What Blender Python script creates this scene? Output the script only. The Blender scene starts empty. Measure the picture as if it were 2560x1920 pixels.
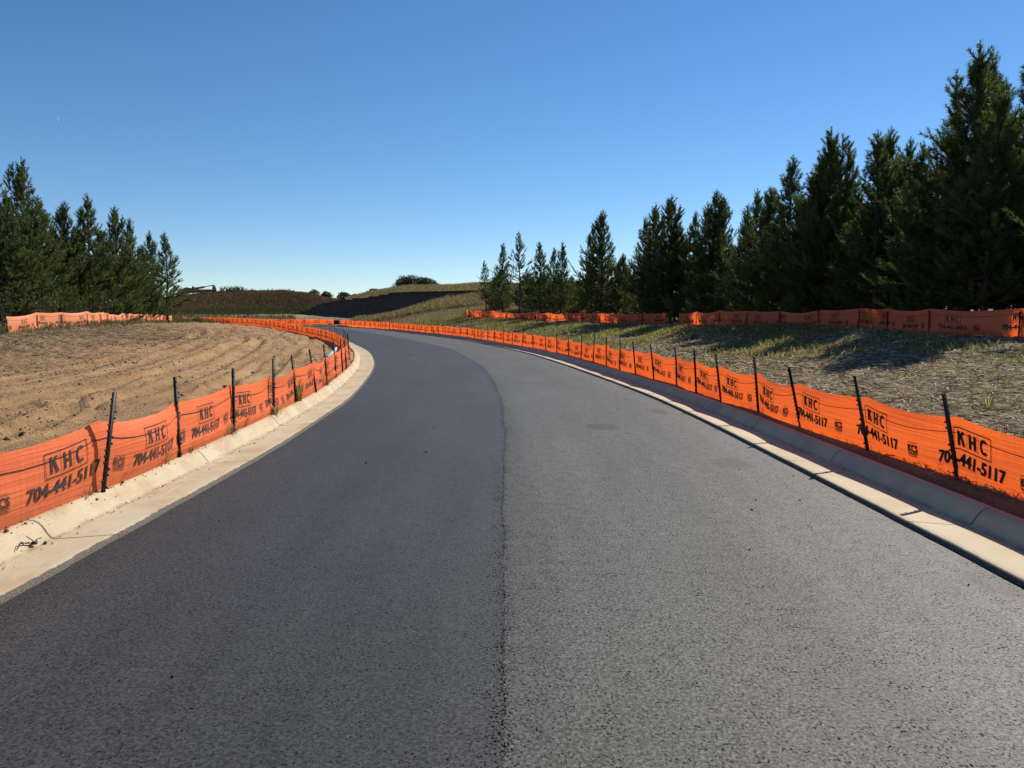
import bpy, math, random
import numpy as np
from mathutils import Vector, Matrix

SC = bpy.context.scene
COL = SC.collection
rng = np.random.default_rng(11)
random.seed(11)

# ------------------------------------------------------------------ camera
CAM_H = 1.68
F_PX = 1925.0                      # focal length in pixels of the 2560 px wide photograph
PITCH = math.atan(171 / F_PX)
cd = bpy.data.cameras.new("camera")
cd.sensor_width = 36.0
cd.lens = F_PX / 2560 * 36.0
cd.clip_start = 0.05
cd.clip_end = 6000
cam = bpy.data.objects.new("camera", cd)
cam.location = (0, 0, CAM_H)
cam.rotation_euler = (math.pi / 2 - PITCH, 0, 0)
COL.objects.link(cam)
SC.camera = cam

# ------------------------------------------------------------------ light
SUN_AZ = math.radians(43)          # clockwise from +Y (to the right of the view)
SUN_EL = math.radians(40)
world = bpy.data.worlds.new("World")
SC.world = world
world.use_nodes = True
wt = world.node_tree
for n in list(wt.nodes):
    wt.nodes.remove(n)
wo = wt.nodes.new("ShaderNodeOutputWorld")
wb = wt.nodes.new("ShaderNodeBackground")
sky = wt.nodes.new("ShaderNodeTexSky")
sky.sky_type = 'NISHITA'
sky.sun_disc = False
sky.sun_elevation = SUN_EL
sky.sun_rotation = SUN_AZ
sky.altitude = 1500
sky.air_density = 1.0
sky.dust_density = 0.0
sky.ozone_density = 4.0
hs = wt.nodes.new("ShaderNodeHueSaturation")
hs.inputs['Saturation'].default_value = 1.16
wb.inputs['Strength'].default_value = 0.083
wt.links.new(sky.outputs[0], hs.inputs['Color'])
wt.links.new(hs.outputs[0], wb.inputs['Color'])
wt.links.new(wb.outputs[0], wo.inputs['Surface'])
sl = bpy.data.lights.new("sun", 'SUN')
sl.energy = 5.0
sl.angle = math.radians(0.5)
sl.color = (1.0, 0.93, 0.82)
sun = bpy.data.objects.new("sun", sl)
sdir = Vector((math.sin(SUN_AZ) * math.cos(SUN_EL), math.cos(SUN_AZ) * math.cos(SUN_EL), math.sin(SUN_EL)))
sun.rotation_euler = sdir.to_track_quat('Z', 'Y').to_euler()
sun.location = sdir * 60
COL.objects.link(sun)
SC.view_settings.view_transform = 'Standard'
SC.view_settings.look = 'None'
SC.view_settings.gamma = 1.0
SC.view_settings.exposure = 0.5

# ------------------------------------------------------------------ helpers
def ray(px, py):
    """direction of a photograph pixel, scaled so that y = 1"""
    v = np.array([px - 1280.0, math.cos(PITCH) * F_PX + math.sin(PITCH) * (960 - py),
                  -math.sin(PITCH) * F_PX + math.cos(PITCH) * (960 - py)])
    return v / v[1]

def zr(y):
    y = np.clip(y, 0, 95)
    return 4.75e-5 * y * y

def at_depth(px, py, y):
    d = ray(px, py)
    return np.array([d[0] * y, y, CAM_H + d[2] * y])

def on_road(px, py, off=0.0):
    d = ray(px, py)
    ys = np.linspace(1, 130, 8000)
    z = CAM_H + d[2] * ys - zr(ys) - off
    i = int(np.argmax(z < 0)) if (z < 0).any() else int(np.argmin(z))
    return np.array([d[0] * ys[i], ys[i], CAM_H + d[2] * ys[i]])

def _hash(ix, iy, seed):
    h = (ix.astype(np.int64) * 374761393 + iy.astype(np.int64) * 668265263 + seed * 1442695041) & 0xFFFFFFFF
    h = ((h ^ (h >> 13)) * 1274126177) & 0xFFFFFFFF
    return ((h ^ (h >> 16)) & 0xFFFF) / 65535.0

def vnoise(x, y, seed=0):
    x = np.asarray(x, float); y = np.asarray(y, float)
    ix = np.floor(x); iy = np.floor(y)
    fx = x - ix; fy = y - iy
    fx = fx * fx * (3 - 2 * fx); fy = fy * fy * (3 - 2 * fy)
    a = _hash(ix, iy, seed); b = _hash(ix + 1, iy, seed)
    c = _hash(ix, iy + 1, seed); d = _hash(ix + 1, iy + 1, seed)
    return (a * (1 - fx) + b * fx) * (1 - fy) + (c * (1 - fx) + d * fx) * fy - 0.5

def fbm(x, y, seed=0, o=4):
    s = 0; a = 1.0; f = 1.0
    for k in range(o):
        s = s + a * vnoise(x * f, y * f, seed + k * 17)
        a *= 0.5; f *= 2.03
    return s

def sstep(a, b, x):
    t = np.clip((x - a) / (b - a), 0, 1)
    return t * t * (3 - 2 * t)

def spline(pts, step):
    """Catmull-Rom through pts, resampled evenly"""
    P = np.array(pts, float)
    E = np.vstack([2 * P[0] - P[1], P, 2 * P[-1] - P[-2]])
    out = []
    for i in range(1, len(E) - 2):
        p0, p1, p2, p3 = E[i - 1], E[i], E[i + 1], E[i + 2]
        n = max(6, int(np.linalg.norm(p2 - p1) / step * 2))
        for t in np.arange(n) / n:
            out.append(0.5 * ((2 * p1) + (p2 - p0) * t + (2 * p0 - 5 * p1 + 4 * p2 - p3) * t * t + (3 * p1 - p0 - 3 * p2 + p3) * t ** 3))
    out.append(P[-1])
    return resample(np.array(out), step)

def arclen(P):
    return np.concatenate([[0], np.cumsum(np.linalg.norm(np.diff(P[:, :2], axis=0), axis=1))])

def resample(P, step):
    s = arclen(P)
    n = max(2, int(round(s[-1] / step)) + 1)
    q = np.linspace(0, s[-1], n)
    return np.stack([np.interp(q, s, P[:, k]) for k in range(P.shape[1])], 1)

def normals2d(P):
    """unit normal on the left hand of the direction of travel"""
    t = np.gradient(P[:, :2], axis=0)
    t /= np.linalg.norm(t, axis=1)[:, None] + 1e-9
    return np.stack([-t[:, 1], t[:, 0]], 1)

def fast_mesh(name, V, F, mats=(), uv=None, col=None, smooth=False, mi=None):
    """V (n,3), F (m,k) -> mesh"""
    V = np.ascontiguousarray(V, np.float32); F = np.ascontiguousarray(F, np.int32)
    me = bpy.data.meshes.new(name)
    k = F.shape[1]
    me.vertices.add(len(V)); me.vertices.foreach_set("co", V.ravel())
    me.loops.add(F.size); me.loops.foreach_set("vertex_index", F.ravel())
    me.polygons.add(len(F))
    me.polygons.foreach_set("loop_start", np.arange(0, F.size, k, dtype=np.int32))
    if uv is not None:
        l = me.uv_layers.new(name="UVMap")
        l.data.foreach_set("uv", np.ascontiguousarray(uv, np.float32)[F.ravel()].ravel())
    if col is not None:
        a = me.color_attributes.new("tint", 'FLOAT_COLOR', 'POINT')
        c = np.ones((len(V), 4), np.float32); c[:, :3] = col
        a.data.foreach_set("color", c.ravel())
    for m in mats:
        me.materials.append(m)
    if mi is not None:
        me.polygons.foreach_set("material_index", np.ascontiguousarray(mi, np.int32))
    if smooth:
        me.polygons.foreach_set("use_smooth", np.ones(len(F), bool))
    me.update(calc_edges=True)
    me.validate()
    return me

def link(name, me, parent=None, loc=None):
    o = bpy.data.objects.new(name, me)
    COL.objects.link(o)
    if parent is not None:
        o.parent = parent
    if loc is not None:
        o.location = loc
    return o

def tag(o, label, cat, group=None):
    o['label'] = label; o['category'] = cat
    if group:
        o['group'] = group
    return o

def struct(o):
    o['kind'] = 'structure'; return o

def stuff(o, label=None, cat=None):
    o['kind'] = 'stuff'
    if label:
        o['label'] = label; o['category'] = cat
    return o

def empty(name, loc):
    o = bpy.data.objects.new(name, None)
    o.empty_display_size = 0.2
    o.location = loc
    COL.objects.link(o)
    return o

class MB:
    """collects quads"""
    def __init__(s):
        s.V = []; s.F = []; s.n = 0
    def add(s, V, F):
        s.V.append(np.asarray(V, float)); s.F.append(np.asarray(F, int) + s.n); s.n += len(V)
    def tube(s, P, R, k=6, cap=True):
        P = np.asarray(P, float); R = np.broadcast_to(np.asarray(R, float), (len(P),))
        T = np.gradient(P, axis=0); T /= np.linalg.norm(T, axis=1)[:, None] + 1e-9
        ref = np.array([0, 0, 1.0]) if abs(T[0][2]) < 0.9 else np.array([1.0, 0, 0])
        V = []
        for p, t, r in zip(P, T, R):
            a = np.cross(t, ref); a /= np.linalg.norm(a) + 1e-9
            b = np.cross(t, a)
            for j in range(k):
                w = 2 * math.pi * j / k
                V.append(p + r * (a * math.cos(w) + b * math.sin(w)))
        F = []
        for i in range(len(P) - 1):
            for j in range(k):
                F.append([i * k + j, i * k + (j + 1) % k, (i + 1) * k + (j + 1) % k, (i + 1) * k + j])
        if cap:
            for base in (0, (len(P) - 1) * k):
                V.append(P[0] if base == 0 else P[-1]); c = len(V) - 1
                for j in range(0, k, 2):
                    q = [base + j, base + (j + 1) % k, base + (j + 2) % k, c]
                    F.append(q if base else q[::-1])
        s.add(V, F)
    def box(s, c, d, M=None):
        c = np.array(c, float); d = np.array(d, float) / 2
        V = np.array([[x, y, z] for z in (-1, 1) for y in (-1, 1) for x in (-1, 1)], float) * d
        if M is not None:
            V = V @ np.array(M).T
        s.add(V + c, [[0, 2, 3, 1], [4, 5, 7, 6], [0, 1, 5, 4], [2, 6, 7, 3], [0, 4, 6, 2], [1, 3, 7, 5]])
    def mesh(s, name, mats, smooth=False):
        return fast_mesh(name, np.vstack(s.V), np.vstack(s.F), mats, smooth=smooth)

# ------------------------------------------------------------------ materials
class NT:
    def __init__(s, name):
        s.m = bpy.data.materials.new(name); s.m.use_nodes = True
        s.t = s.m.node_tree
        for n in list(s.t.nodes):
            s.t.nodes.remove(n)
        s.out = s.n("ShaderNodeOutputMaterial")
    def n(s, typ, **kw):
        x = s.t.nodes.new(typ)
        for k, v in kw.items():
            if hasattr(x, k):
                setattr(x, k, v)
            else:
                x.inputs[k].default_value = v
        return x
    def l(s, a, b):
        s.t.links.new(a, b)
    def uv(s):
        return s.n("ShaderNodeUVMap", uv_map="UVMap").outputs[0]
    def pos(s):
        return s.n("ShaderNodeTexCoord").outputs['Object']
    def mapping(s, vec, scale):
        m = s.n("ShaderNodeMapping"); m.inputs['Scale'].default_value = scale
        s.l(vec, m.inputs[0]); return m.outputs[0]
    def noise(s, vec, scale, detail=4, rough=0.55):
        x = s.n("ShaderNodeTexNoise"); x.inputs['Scale'].default_value = scale
        x.inputs['Detail'].default_value = detail; x.inputs['Roughness'].default_value = rough
        s.l(vec, x.inputs['Vector']); return x.outputs[0]
    def voro(s, vec, scale, feature='F1', out='Distance'):
        x = s.n("ShaderNodeTexVoronoi", feature=feature); x.inputs['Scale'].default_value = scale
        s.l(vec, x.inputs['Vector']); return x.outputs[out]
    def ramp(s, fac, stops):
        r = s.n("ShaderNodeValToRGB")
        e = r.color_ramp.elements
        while len(e) < len(stops):
            e.new(0.5)
        for el, (p, c) in zip(e, stops):
            el.position = p
            el.color = (c, c, c, 1) if not hasattr(c, '__len__') else (*c, 1)
        s.l(fac, r.inputs[0]); return r.outputs[0]
    def mix(s, f, a, b, mode='MIX'):
        x = s.n("ShaderNodeMix", data_type='RGBA', blend_type=mode)
        for i, v in ((0, f), (6, a), (7, b)):
            if hasattr(v, 'is_linked') or isinstance(v, bpy.types.NodeSocket):
                s.l(v, x.inputs[i])
            elif i == 0:
                x.inputs[0].default_value = v
            else:
                x.inputs[i].default_value = (*v, 1)
        return x.outputs[2]
    def math(s, op, a, b=0.0):
        x = s.n("ShaderNodeMath", operation=op)
        for i, v in ((0, a), (1, b)):
            if isinstance(v, bpy.types.NodeSocket):
                s.l(v, x.inputs[i])
            else:
                x.inputs[i].default_value = v
        return x.outputs[0]
    def bump(s, h, strength, dist, prev=None):
        b = s.n("ShaderNodeBump"); b.inputs['Strength'].default_value = strength
        b.inputs['Distance'].default_value = dist
        s.l(h, b.inputs['Height'])
        if prev is not None:
            s.l(prev, b.inputs['Normal'])
        return b.outputs[0]
    def principled(s, col, rough=0.8, normal=None, spec=0.3, metal=0.0):
        p = s.n("ShaderNodeBsdfPrincipled")
        if isinstance(col, bpy.types.NodeSocket):
            s.l(col, p.inputs['Base Color'])
        else:
            p.inputs['Base Color'].default_value = (*col, 1)
        if isinstance(rough, bpy.types.NodeSocket):
            s.l(rough, p.inputs['Roughness'])
        else:
            p.inputs['Roughness'].default_value = rough
        p.inputs['Specular IOR Level'].default_value = spec
        p.inputs['Metallic'].default_value = metal
        if normal is not None:
            s.l(normal, p.inputs['Normal'])
        s.l(p.outputs[0], s.out.inputs[0])
        return s.m
    def leafy(s, col, trans=0.35, spec=0.04, normal=None, tcol=None):
        d = s.n("ShaderNodeBsdfDiffuse"); t = s.n("ShaderNodeBsdfTranslucent")
        for x, c in ((d, col), (t, tcol if tcol is not None else col)):
            if isinstance(c, bpy.types.NodeSocket):
                s.l(c, x.inputs[0])
            else:
                x.inputs[0].default_value = (*c, 1)
            if normal is not None:
                s.l(normal, x.inputs['Normal'])
        m = s.n("ShaderNodeMixShader"); m.inputs[0].default_value = trans
        s.l(d.outputs[0], m.inputs[1]); s.l(t.outputs[0], m.inputs[2])
        g = s.n("ShaderNodeBsdfGlossy"); g.inputs['Roughness'].default_value = 0.42
        g.inputs[0].default_value = (1, 1, 1, 1)
        m2 = s.n("ShaderNodeMixShader"); m2.inputs[0].default_value = spec
        s.l(m.outputs[0], m2.inputs[1]); s.l(g.outputs[0], m2.inputs[2])
        s.l(m2.outputs[0], s.out.inputs[0])
        return s.m

def asphalt(name, c_lo, c_hi, pit, rough, side, tar=()):
    """new asphalt mat: stones, binder, pits painted black as shade; side -1/+1 = which side of the paving joint"""
    N = NT(name); uv = N.uv()
    sep = N.n("ShaderNodeSeparateXYZ"); N.l(uv, sep.inputs[0])
    grain = N.noise(uv, 55, 7, 0.82)
    grit = N.voro(uv, 85, out='Color')
    big = N.noise(N.mapping(uv, (0.9, 0.28, 1)), 0.9, 5, 0.6)
    rolls = N.noise(N.mapping(uv, (1.7, 0.06, 1)), 1.6, 3, 0.5)
    blot = N.noise(uv, 8, 5, 0.7)
    dist = N.math('ABSOLUTE', sep.outputs[0])
    wob = N.math('MULTIPLY', N.noise(N.mapping(uv, (1, 2.2, 1)), 3.5, 5, 0.7), 1.5)
    core = N.math('MAXIMUM', N.math('SUBTRACT', 1.25, N.math('ADD', N.math('MULTIPLY', dist, 26.0 if side < 0 else 60.0), N.math('MULTIPLY', wob, 0.9))), 0.0)
    fringe = N.math('MAXIMUM', N.math('SUBTRACT', 1.0, N.math('MULTIPLY', dist, 6.5 if side < 0 else 14.0)), 0.0)
    near = N.math('ADD', N.math('MULTIPLY', core, 0.065), N.math('MULTIPLY', fringe, 0.060))
    v = N.math('ADD', N.math('MULTIPLY', grain, 0.85), N.math('MULTIPLY', grit, 0.15))
    md = tuple(0.6 * x + 0.4 * y for x, y in zip(c_lo, c_hi))
    base = N.ramp(v, [(0.39, c_lo), (0.50, md), (0.60, c_hi)])
    soft = N.math('ADD', dist, N.math('MULTIPLY', N.math('SUBTRACT', blot, 0.5), 0.35))
    base = N.mix(1.0, base, N.ramp(soft, [(0.0, 1.14 if side < 0 else 0.74), (0.42, 1.0)]), 'MULTIPLY')
    voids = N.noise(N.mapping(uv, (0.85, 0.6, 1)), 92, 5, 0.65)
    thr = N.math('ADD', N.math('ADD', near, pit), N.math('MULTIPLY', N.math('SUBTRACT', 0.5, blot), 0.30))
    pits = N.ramp(N.math('SUBTRACT', voids, thr), [(0.0, 1.0), (0.03, 0.0)])
    base = N.mix(N.math('MULTIPLY', pits, 0.97), base, (0.004, 0.004, 0.0045))  # shade between the stones, put into the colour as black
    patch = N.ramp(N.math('ADD', N.math('MULTIPLY', big, 0.6), N.math('MULTIPLY', rolls, 0.4)), [(0.3, 0.74), (0.68, 1.22)])
    base = N.mix(1.0, base, patch, 'MULTIPLY')
    for (tu, tv, ru, rv, amt) in tar:          # tar smears and scuffs left by the paving crew
        e = N.math('ADD', N.math('POWER', N.math('ABSOLUTE', N.math('DIVIDE', N.math('SUBTRACT', sep.outputs[0], tu), ru)), 2.0),
                   N.math('POWER', N.math('ABSOLUTE', N.math('DIVIDE', N.math('SUBTRACT', sep.outputs[1], tv), rv)), 2.0))
        e = N.math('ADD', e, N.math('MULTIPLY', N.noise(N.mapping(uv, (2.0, 5.0, 1)), 1.2, 5, 0.7), 1.6))
        e = N.math('SUBTRACT', e, 0.45)
        base = N.mix(N.math('MULTIPLY', N.ramp(e, [(0.55, 1.0), (1.0, 0.0)]), amt), base, (0.012, 0.012, 0.014))
    glint = N.math('GREATER_THAN', N.voro(uv, 240, out='Color'), 0.985)
    base = N.mix(N.math('MULTIPLY', glint, 0.5), base, (0.32, 0.31, 0.29))
    b = N.bump(v, 0.4, 0.004)
    rg = N.ramp(grain, [(0.2, rough + 0.12), (0.8, rough - 0.1)])
    m = N.principled(base, rg, b, 0.3)
    pr = [x for x in N.t.nodes if x.type == 'BSDF_PRINCIPLED'][0]
    N.l(N.math('MULTIPLY', N.math('SUBTRACT', 1.0, pits), 0.26), pr.inputs['Specular IOR Level'])
    return m


def concrete(name, joint, phase, stain, lip):
    N = NT(name); uv = N.uv()
    sep = N.n("ShaderNodeSeparateXYZ"); N.l(uv, sep.inputs[0])
    broom = N.noise(N.mapping(uv, (90, 2.5, 1)), 1.0, 3, 0.6)
    big = N.noise(uv, 1.3, 5, 0.6)
    fine = N.noise(uv, 60, 4, 0.7)
    c = N.ramp(N.math('ADD', N.math('MULTIPLY', big, 0.6), N.math('MULTIPLY', fine, 0.4)),
               [(0.32, (0.32, 0.255, 0.160)), (0.5, (0.43, 0.36, 0.245)), (0.68, (0.50, 0.445, 0.33))])
    st = N.ramp(N.noise(N.mapping(uv, (2.6, 1.1, 1)), 1.1, 6, 0.7), [(0.50, 0.0), (0.66, 1.0)])
    c = N.mix(N.math('MULTIPLY', st, stain), c, (0.34, 0.17, 0.085))
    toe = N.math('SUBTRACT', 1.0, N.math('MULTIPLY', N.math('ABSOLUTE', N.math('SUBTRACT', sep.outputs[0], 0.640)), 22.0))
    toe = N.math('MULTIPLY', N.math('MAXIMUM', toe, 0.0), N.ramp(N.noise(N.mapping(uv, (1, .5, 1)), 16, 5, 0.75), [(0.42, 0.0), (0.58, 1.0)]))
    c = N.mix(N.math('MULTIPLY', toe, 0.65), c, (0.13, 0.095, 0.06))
    spots = N.math('LESS_THAN', N.noise(uv, 38, 2, 0.5), 0.245)
    c = N.mix(N.math('MULTIPLY', spots, 0.6), c, (0.10, 0.085, 0.07))
    lipm = N.ramp(N.math('ADD', sep.outputs[0], N.math('MULTIPLY', N.math('SUBTRACT', N.noise(uv, 14, 5, 0.75), 0.5), lip * 3.0)), [(0.15 + lip * .7, 1.0), (0.15 + lip * 1.15, 0.0)])
    c = N.mix(N.math('MULTIPLY', lipm, 0.9), c, N.ramp(N.noise(uv, 70, 4, 0.8), [(0.42, (0.012, 0.012, 0.012)), (0.66, (0.15, 0.14, 0.125))]))
    t = N.math('ADD', N.math('DIVIDE', N.math('SUBTRACT', sep.outputs[1], phase), joint), 100.5)
    fr = N.math('ABSOLUTE', N.math('SUBTRACT', N.math('FRACT', t), 0.5))
    wb_ = N.math('MULTIPLY', N.noise(uv, 9, 2), 0.004)
    line = N.math('LESS_THAN', fr, N.math('ADD', wb_, 0.0016))
    c = N.mix(N.math('MULTIPLY', line, 0.85), c, (0.06, 0.05, 0.04))
    b = N.bump(broom, 0.25, 0.004)
    b = N.bump(fine, 0.25, 0.004, b)
    b = N.bump(N.math('SUBTRACT', 1.0, line), 0.8, 0.01, b)
    return N.principled(c, 0.88, b, 0.25)

def dirt_mat():
    N = NT('graded_clay_soil'); p = N.pos(); uv = N.uv()
    big = N.noise(p, 0.35, 5, 0.6)
    mid = N.noise(p, 3.0, 6, 0.7)
    strk = N.noise(N.mapping(uv, (5.0, 0.35, 1)), 1.0, 6, 0.7)
    v = N.math('ADD', N.math('ADD', N.math('MULTIPLY', big, 0.25), N.math('MULTIPLY', mid, 0.27)), N.math('MULTIPLY', strk, 0.48))
    c = N.ramp(v, [(0.32, (0.11, 0.067, 0.035)), (0.45, (0.275, 0.170, 0.088)), (0.55, (0.37, 0.238, 0.124)), (0.68, (0.48, 0.33, 0.185))])
    red = N.ramp(N.noise(p, 0.5, 4, 0.6), [(0.5, 0.0), (0.7, 0.55)])
    c = N.mix(red, c, (0.29, 0.165, 0.085))
    at = N.n("ShaderNodeAttribute", attribute_name="tint")
    s2 = N.n("ShaderNodeSeparateColor"); N.l(at.outputs['Color'], s2.inputs[0])
    straw = N.math('MULTIPLY', s2.outputs[0], N.ramp(N.noise(p, 9, 4, 0.8), [(0.35, 0.2), (0.6, 0.9)]))
    c = N.mix(straw, c, (0.20, 0.155, 0.10))
    fine = N.noise(p, 22, 5, 0.75)
    c = N.mix(1.0, c, N.ramp(fine, [(0.25, 0.72), (0.75, 1.2)]), 'MULTIPLY')
    b = N.bump(fine, 0.9, 0.05)
    b = N.bump(N.voro(p, 26), 0.5, 0.03, b)
    b = N.bump(strk, 0.9, 0.07, b)
    return N.principled(c, 0.95, b, 0.1)

def bank_mat(name, a, b_, c_, scale=1.0):
    N = NT(name); p = N.pos()
    n1 = N.noise(p, 0.5 * scale, 5, 0.65); n2 = N.noise(p, 14, 6, 0.8); n3 = N.noise(p, 60, 3, 0.7)
    v = N.math('ADD', N.math('MULTIPLY', n1, 0.45), N.math('ADD', N.math('MULTIPLY', n2, 0.35), N.math('MULTIPLY', n3, 0.2)))
    c = N.ramp(v, [(0.36, a), (0.5, b_), (0.64, c_)])
    bb = N.bump(n2, 0.8, 0.05); bb = N.bump(n3, 0.6, 0.02, bb)
    return N.principled(c, 0.95, bb, 0.1)

def tint_mat(name, trans=0.3, spec=0.03):
    N = NT(name)
    at = N.n("ShaderNodeAttribute", attribute_name="tint")
    return N.leafy(at.outputs['Color'], trans, spec)

def plain(name, col, rough=0.6, spec=0.3, metal=0.0, var=0.25, scale=8.0, bump=0.2):
    N = NT(name); p = N.pos()
    n = N.noise(p, scale, 5, 0.65)
    lo = tuple(x * (1 - var) for x in col); hi = tuple(min(1, x * (1 + var)) for x in col)
    c = N.ramp(n, [(0.3, lo), (0.7, hi)])
    return N.principled(c, rough, N.bump(N.noise(p, scale * 6, 4, 0.7), bump, 0.01), spec, metal)

def fabric(name, col, tcol, trans):
    """woven plastic: fine weave, long horizontal wrinkles, dust"""
    N = NT(name); uv = N.uv()
    wr = N.noise(N.mapping(uv, (0.7, 26, 1)), 1.0, 5, 0.6)
    slub = N.noise(N.mapping(uv, (9, 180, 1)), 1.0, 2, 0.5)
    vert = N.noise(N.mapping(uv, (16, 0.8, 1)), 1.0, 4, 0.6)
    big = N.noise(uv, 1.1, 4, 0.6)
    f = N.math('ADD', N.math('MULTIPLY', big, 0.45), N.math('ADD', N.math('MULTIPLY', slub, 0.3), N.math('MULTIPLY', wr, 0.25)))
    c = N.mix(1.0, col, N.ramp(f, [(0.3, 0.86), (0.7, 1.06)]), 'MULTIPLY')
    sep = N.n("ShaderNodeSeparateXYZ"); N.l(uv, sep.inputs[0])
    low = N.ramp(N.math('ADD', sep.outputs[1], N.math('MULTIPLY', N.noise(uv, 6, 4, 0.7), 0.22)), [(0.10, 0.65), (0.28, 0.0)])
    c = N.mix(low, c, (0.34, 0.10, 0.04))          # clay splashed on the foot of the cloth
    t = N.mix(1.0, tcol, N.ramp(f, [(0.3, 0.82), (0.7, 1.1)]), 'MULTIPLY')
    b = N.bump(wr, 0.55, 0.03); b = N.bump(vert, 0.22, 0.03, b)
    return N.leafy(c, trans, 0.03, b, t)

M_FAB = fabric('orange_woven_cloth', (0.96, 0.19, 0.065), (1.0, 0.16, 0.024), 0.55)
M_FAB_LIT = fabric('sunlit_orange_cloth', (0.98, 0.225, 0.088), (1.0, 0.17, 0.03), 0.36)  # same cloth as M_FAB, sunlight on the left fence put into its colour
M_FAB_PALE = fabric('pale_sunlit_cloth', (0.92, 0.33, 0.16), (0.92, 0.24, 0.08), 0.30)  # same cloth made paler, its front light put into the colour
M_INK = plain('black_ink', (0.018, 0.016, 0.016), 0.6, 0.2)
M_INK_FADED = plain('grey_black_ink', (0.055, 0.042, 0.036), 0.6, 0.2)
M_POST = plain('blackened_steel', (0.014, 0.012, 0.011), 0.55, 0.3, 0.0, 0.5, 20)
M_CORD = plain('black_cord', (0.02, 0.018, 0.018), 0.8)
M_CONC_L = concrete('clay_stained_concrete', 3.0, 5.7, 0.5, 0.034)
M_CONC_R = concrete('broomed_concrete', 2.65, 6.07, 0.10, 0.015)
M_DIRT = dirt_mat()
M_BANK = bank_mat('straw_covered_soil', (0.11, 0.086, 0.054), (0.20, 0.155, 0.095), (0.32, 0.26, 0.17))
M_HILL = bank_mat('weedy_soil', (0.035, 0.030, 0.016), (0.070, 0.055, 0.032), (0.115, 0.085, 0.055), 0.6)
M_GROUND = bank_mat('rough_ground', (0.05, 0.045, 0.025), (0.09, 0.08, 0.045), (0.14, 0.115, 0.07))
M_BLADE = tint_mat('grass_blades', 0.5, 0.01)
M_STRAW = tint_mat('dry_straw', 0.15, 0.0)
M_NEEDLE = tint_mat('pine_needles', 0.42, 0.03)
M_LEAF = tint_mat('broad_leaves', 0.35, 0.012)
M_BARK = plain('pine_bark', (0.075, 0.055, 0.042), 0.9, 0.1, 0, 0.5, 12, 0.6)
M_RUST = plain('rusty_painted_steel', (0.46, 0.18, 0.07), 0.6, 0.2, 0, 0.5, 3)
M_CHROME = plain('bare_steel_rod', (0.35, 0.34, 0.33), 0.3, 0.5, 0.9)
M_BLUE = plain('pale_blue_plastic', (0.36, 0.56, 0.68), 0.7, 0.2)
M_BLACK = plain('black_plastic', (0.016, 0.016, 0.018), 0.5, 0.4)
M_PALE = plain('weathered_concrete', (0.34, 0.32, 0.29), 0.9)

# ------------------------------------------------------------------ the lines of the road
STATIONS = [  # left lip, paving joint, right lip
    ((-3.0, -9), (0.0, -9), (3.2, -9)), ((-3.0, 0), (0.0, 0), (3.2, 0)),
    ((-2.98, 5), (-.06, 5), (3.19, 5)), ((-2.96, 9), (-.10, 9), (3.13, 9)),
    ((-3.08, 12.4), (-.15, 12.6), (3.03, 12.8)), ((-3.33, 16.3), (-.30, 16.6), (2.76, 17)),
    ((-4.22, 23.4), (-.95, 24.6), (1.80, 25.5)), ((-5.23, 29.1), (-1.95, 31), (0.78, 32.6)),
    ((-6.55, 35), (-3.0, 37.2), (-.40, 38.4)), ((-8.1, 40.5), (-4.65, 43), (-2.1, 45.3)),
    ((-10.2, 47.6), (-7.1, 51.2), (-4.2, 53)), ((-15.1, 62.5), (-12, 65.2), (-9.2, 66.5)),
    ((-20.7, 77), (-17.8, 80.3), (-15, 82)), ((-25.5, 84.3), (-22, 87.5), (-19.9, 89.8)),
    ((-33, 86.6), (-32.5, 90), (-30, 93.0)), ((-60, 86.6), (-60, 90), (-60, 93.2))]

def station_lines():
    A = np.array(STATIONS)                       # (n,3,2)
    out = []
    for k in range(3):
        E = A[:, k]
        E = np.vstack([2 * E[0] - E[1], E, 2 * E[-1] - E[-2]])
        L = []
        for i in range(1, len(E) - 2):
            n = int(max(8, np.linalg.norm(A[i, 2] - A[i - 1, 2]) / 0.35)) if i < len(A) else 8
            n = int(max(8, np.linalg.norm(A[i][2] - A[i - 1][2]) / 0.35))
            p0, p1, p2, p3 = E[i - 1:i + 3]
            for t in np.arange(n) / n:
                L.append(0.5 * ((2 * p1) + (p2 - p0) * t + (2 * p0 - 5 * p1 + 4 * p2 - p3) * t * t + (3 * p1 - p0 - 3 * p2 + p3) * t ** 3))
        L.append(E[-2])
        out.append(np.array(L))
    return out
LIP_L, SEAM, LIP_R = station_lines()

def road_uv(px, py):
    p = on_road(px, py)[:2]
    i = int(np.argmin(((SEAM - p) ** 2).sum(1)))
    t = SEAM[min(i + 1, len(SEAM) - 1)] - SEAM[i - 1]
    return math.copysign(np.linalg.norm(p - SEAM[i]), -(t[0] * (p[1] - SEAM[i][1]) - t[1] * (p[0] - SEAM[i][0]))), arclen(SEAM)[i]
def tars(L, dv):
    return [(*(lambda q: (q[0], q[1] + dv))(road_uv(a, b)), c, d, e) for a, b, c, d, e in L]
M_ASPH_L = asphalt('dark_asphalt', (0.010, 0.0105, 0.0105), (0.066, 0.067, 0.066), 0.375, 0.60, -1, tars([(1110, 874, .9, .55, .9), (1030, 952, .5, .12, .8), (1150, 940, .7, .12, .4)], 0))
M_ASPH_R = asphalt('grey_asphalt', (0.022, 0.022, 0.020), (0.145, 0.144, 0.132), 0.395, 0.66, 1, tars([(1500, 1065, .35, .5, .5), (2490, 1450, .35, .5, .6), (1830, 1160, .3, .5, .4), (1650, 1030, .2, .6, .5), (1330, 960, .6, .35, .25)], 37.3))

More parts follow.
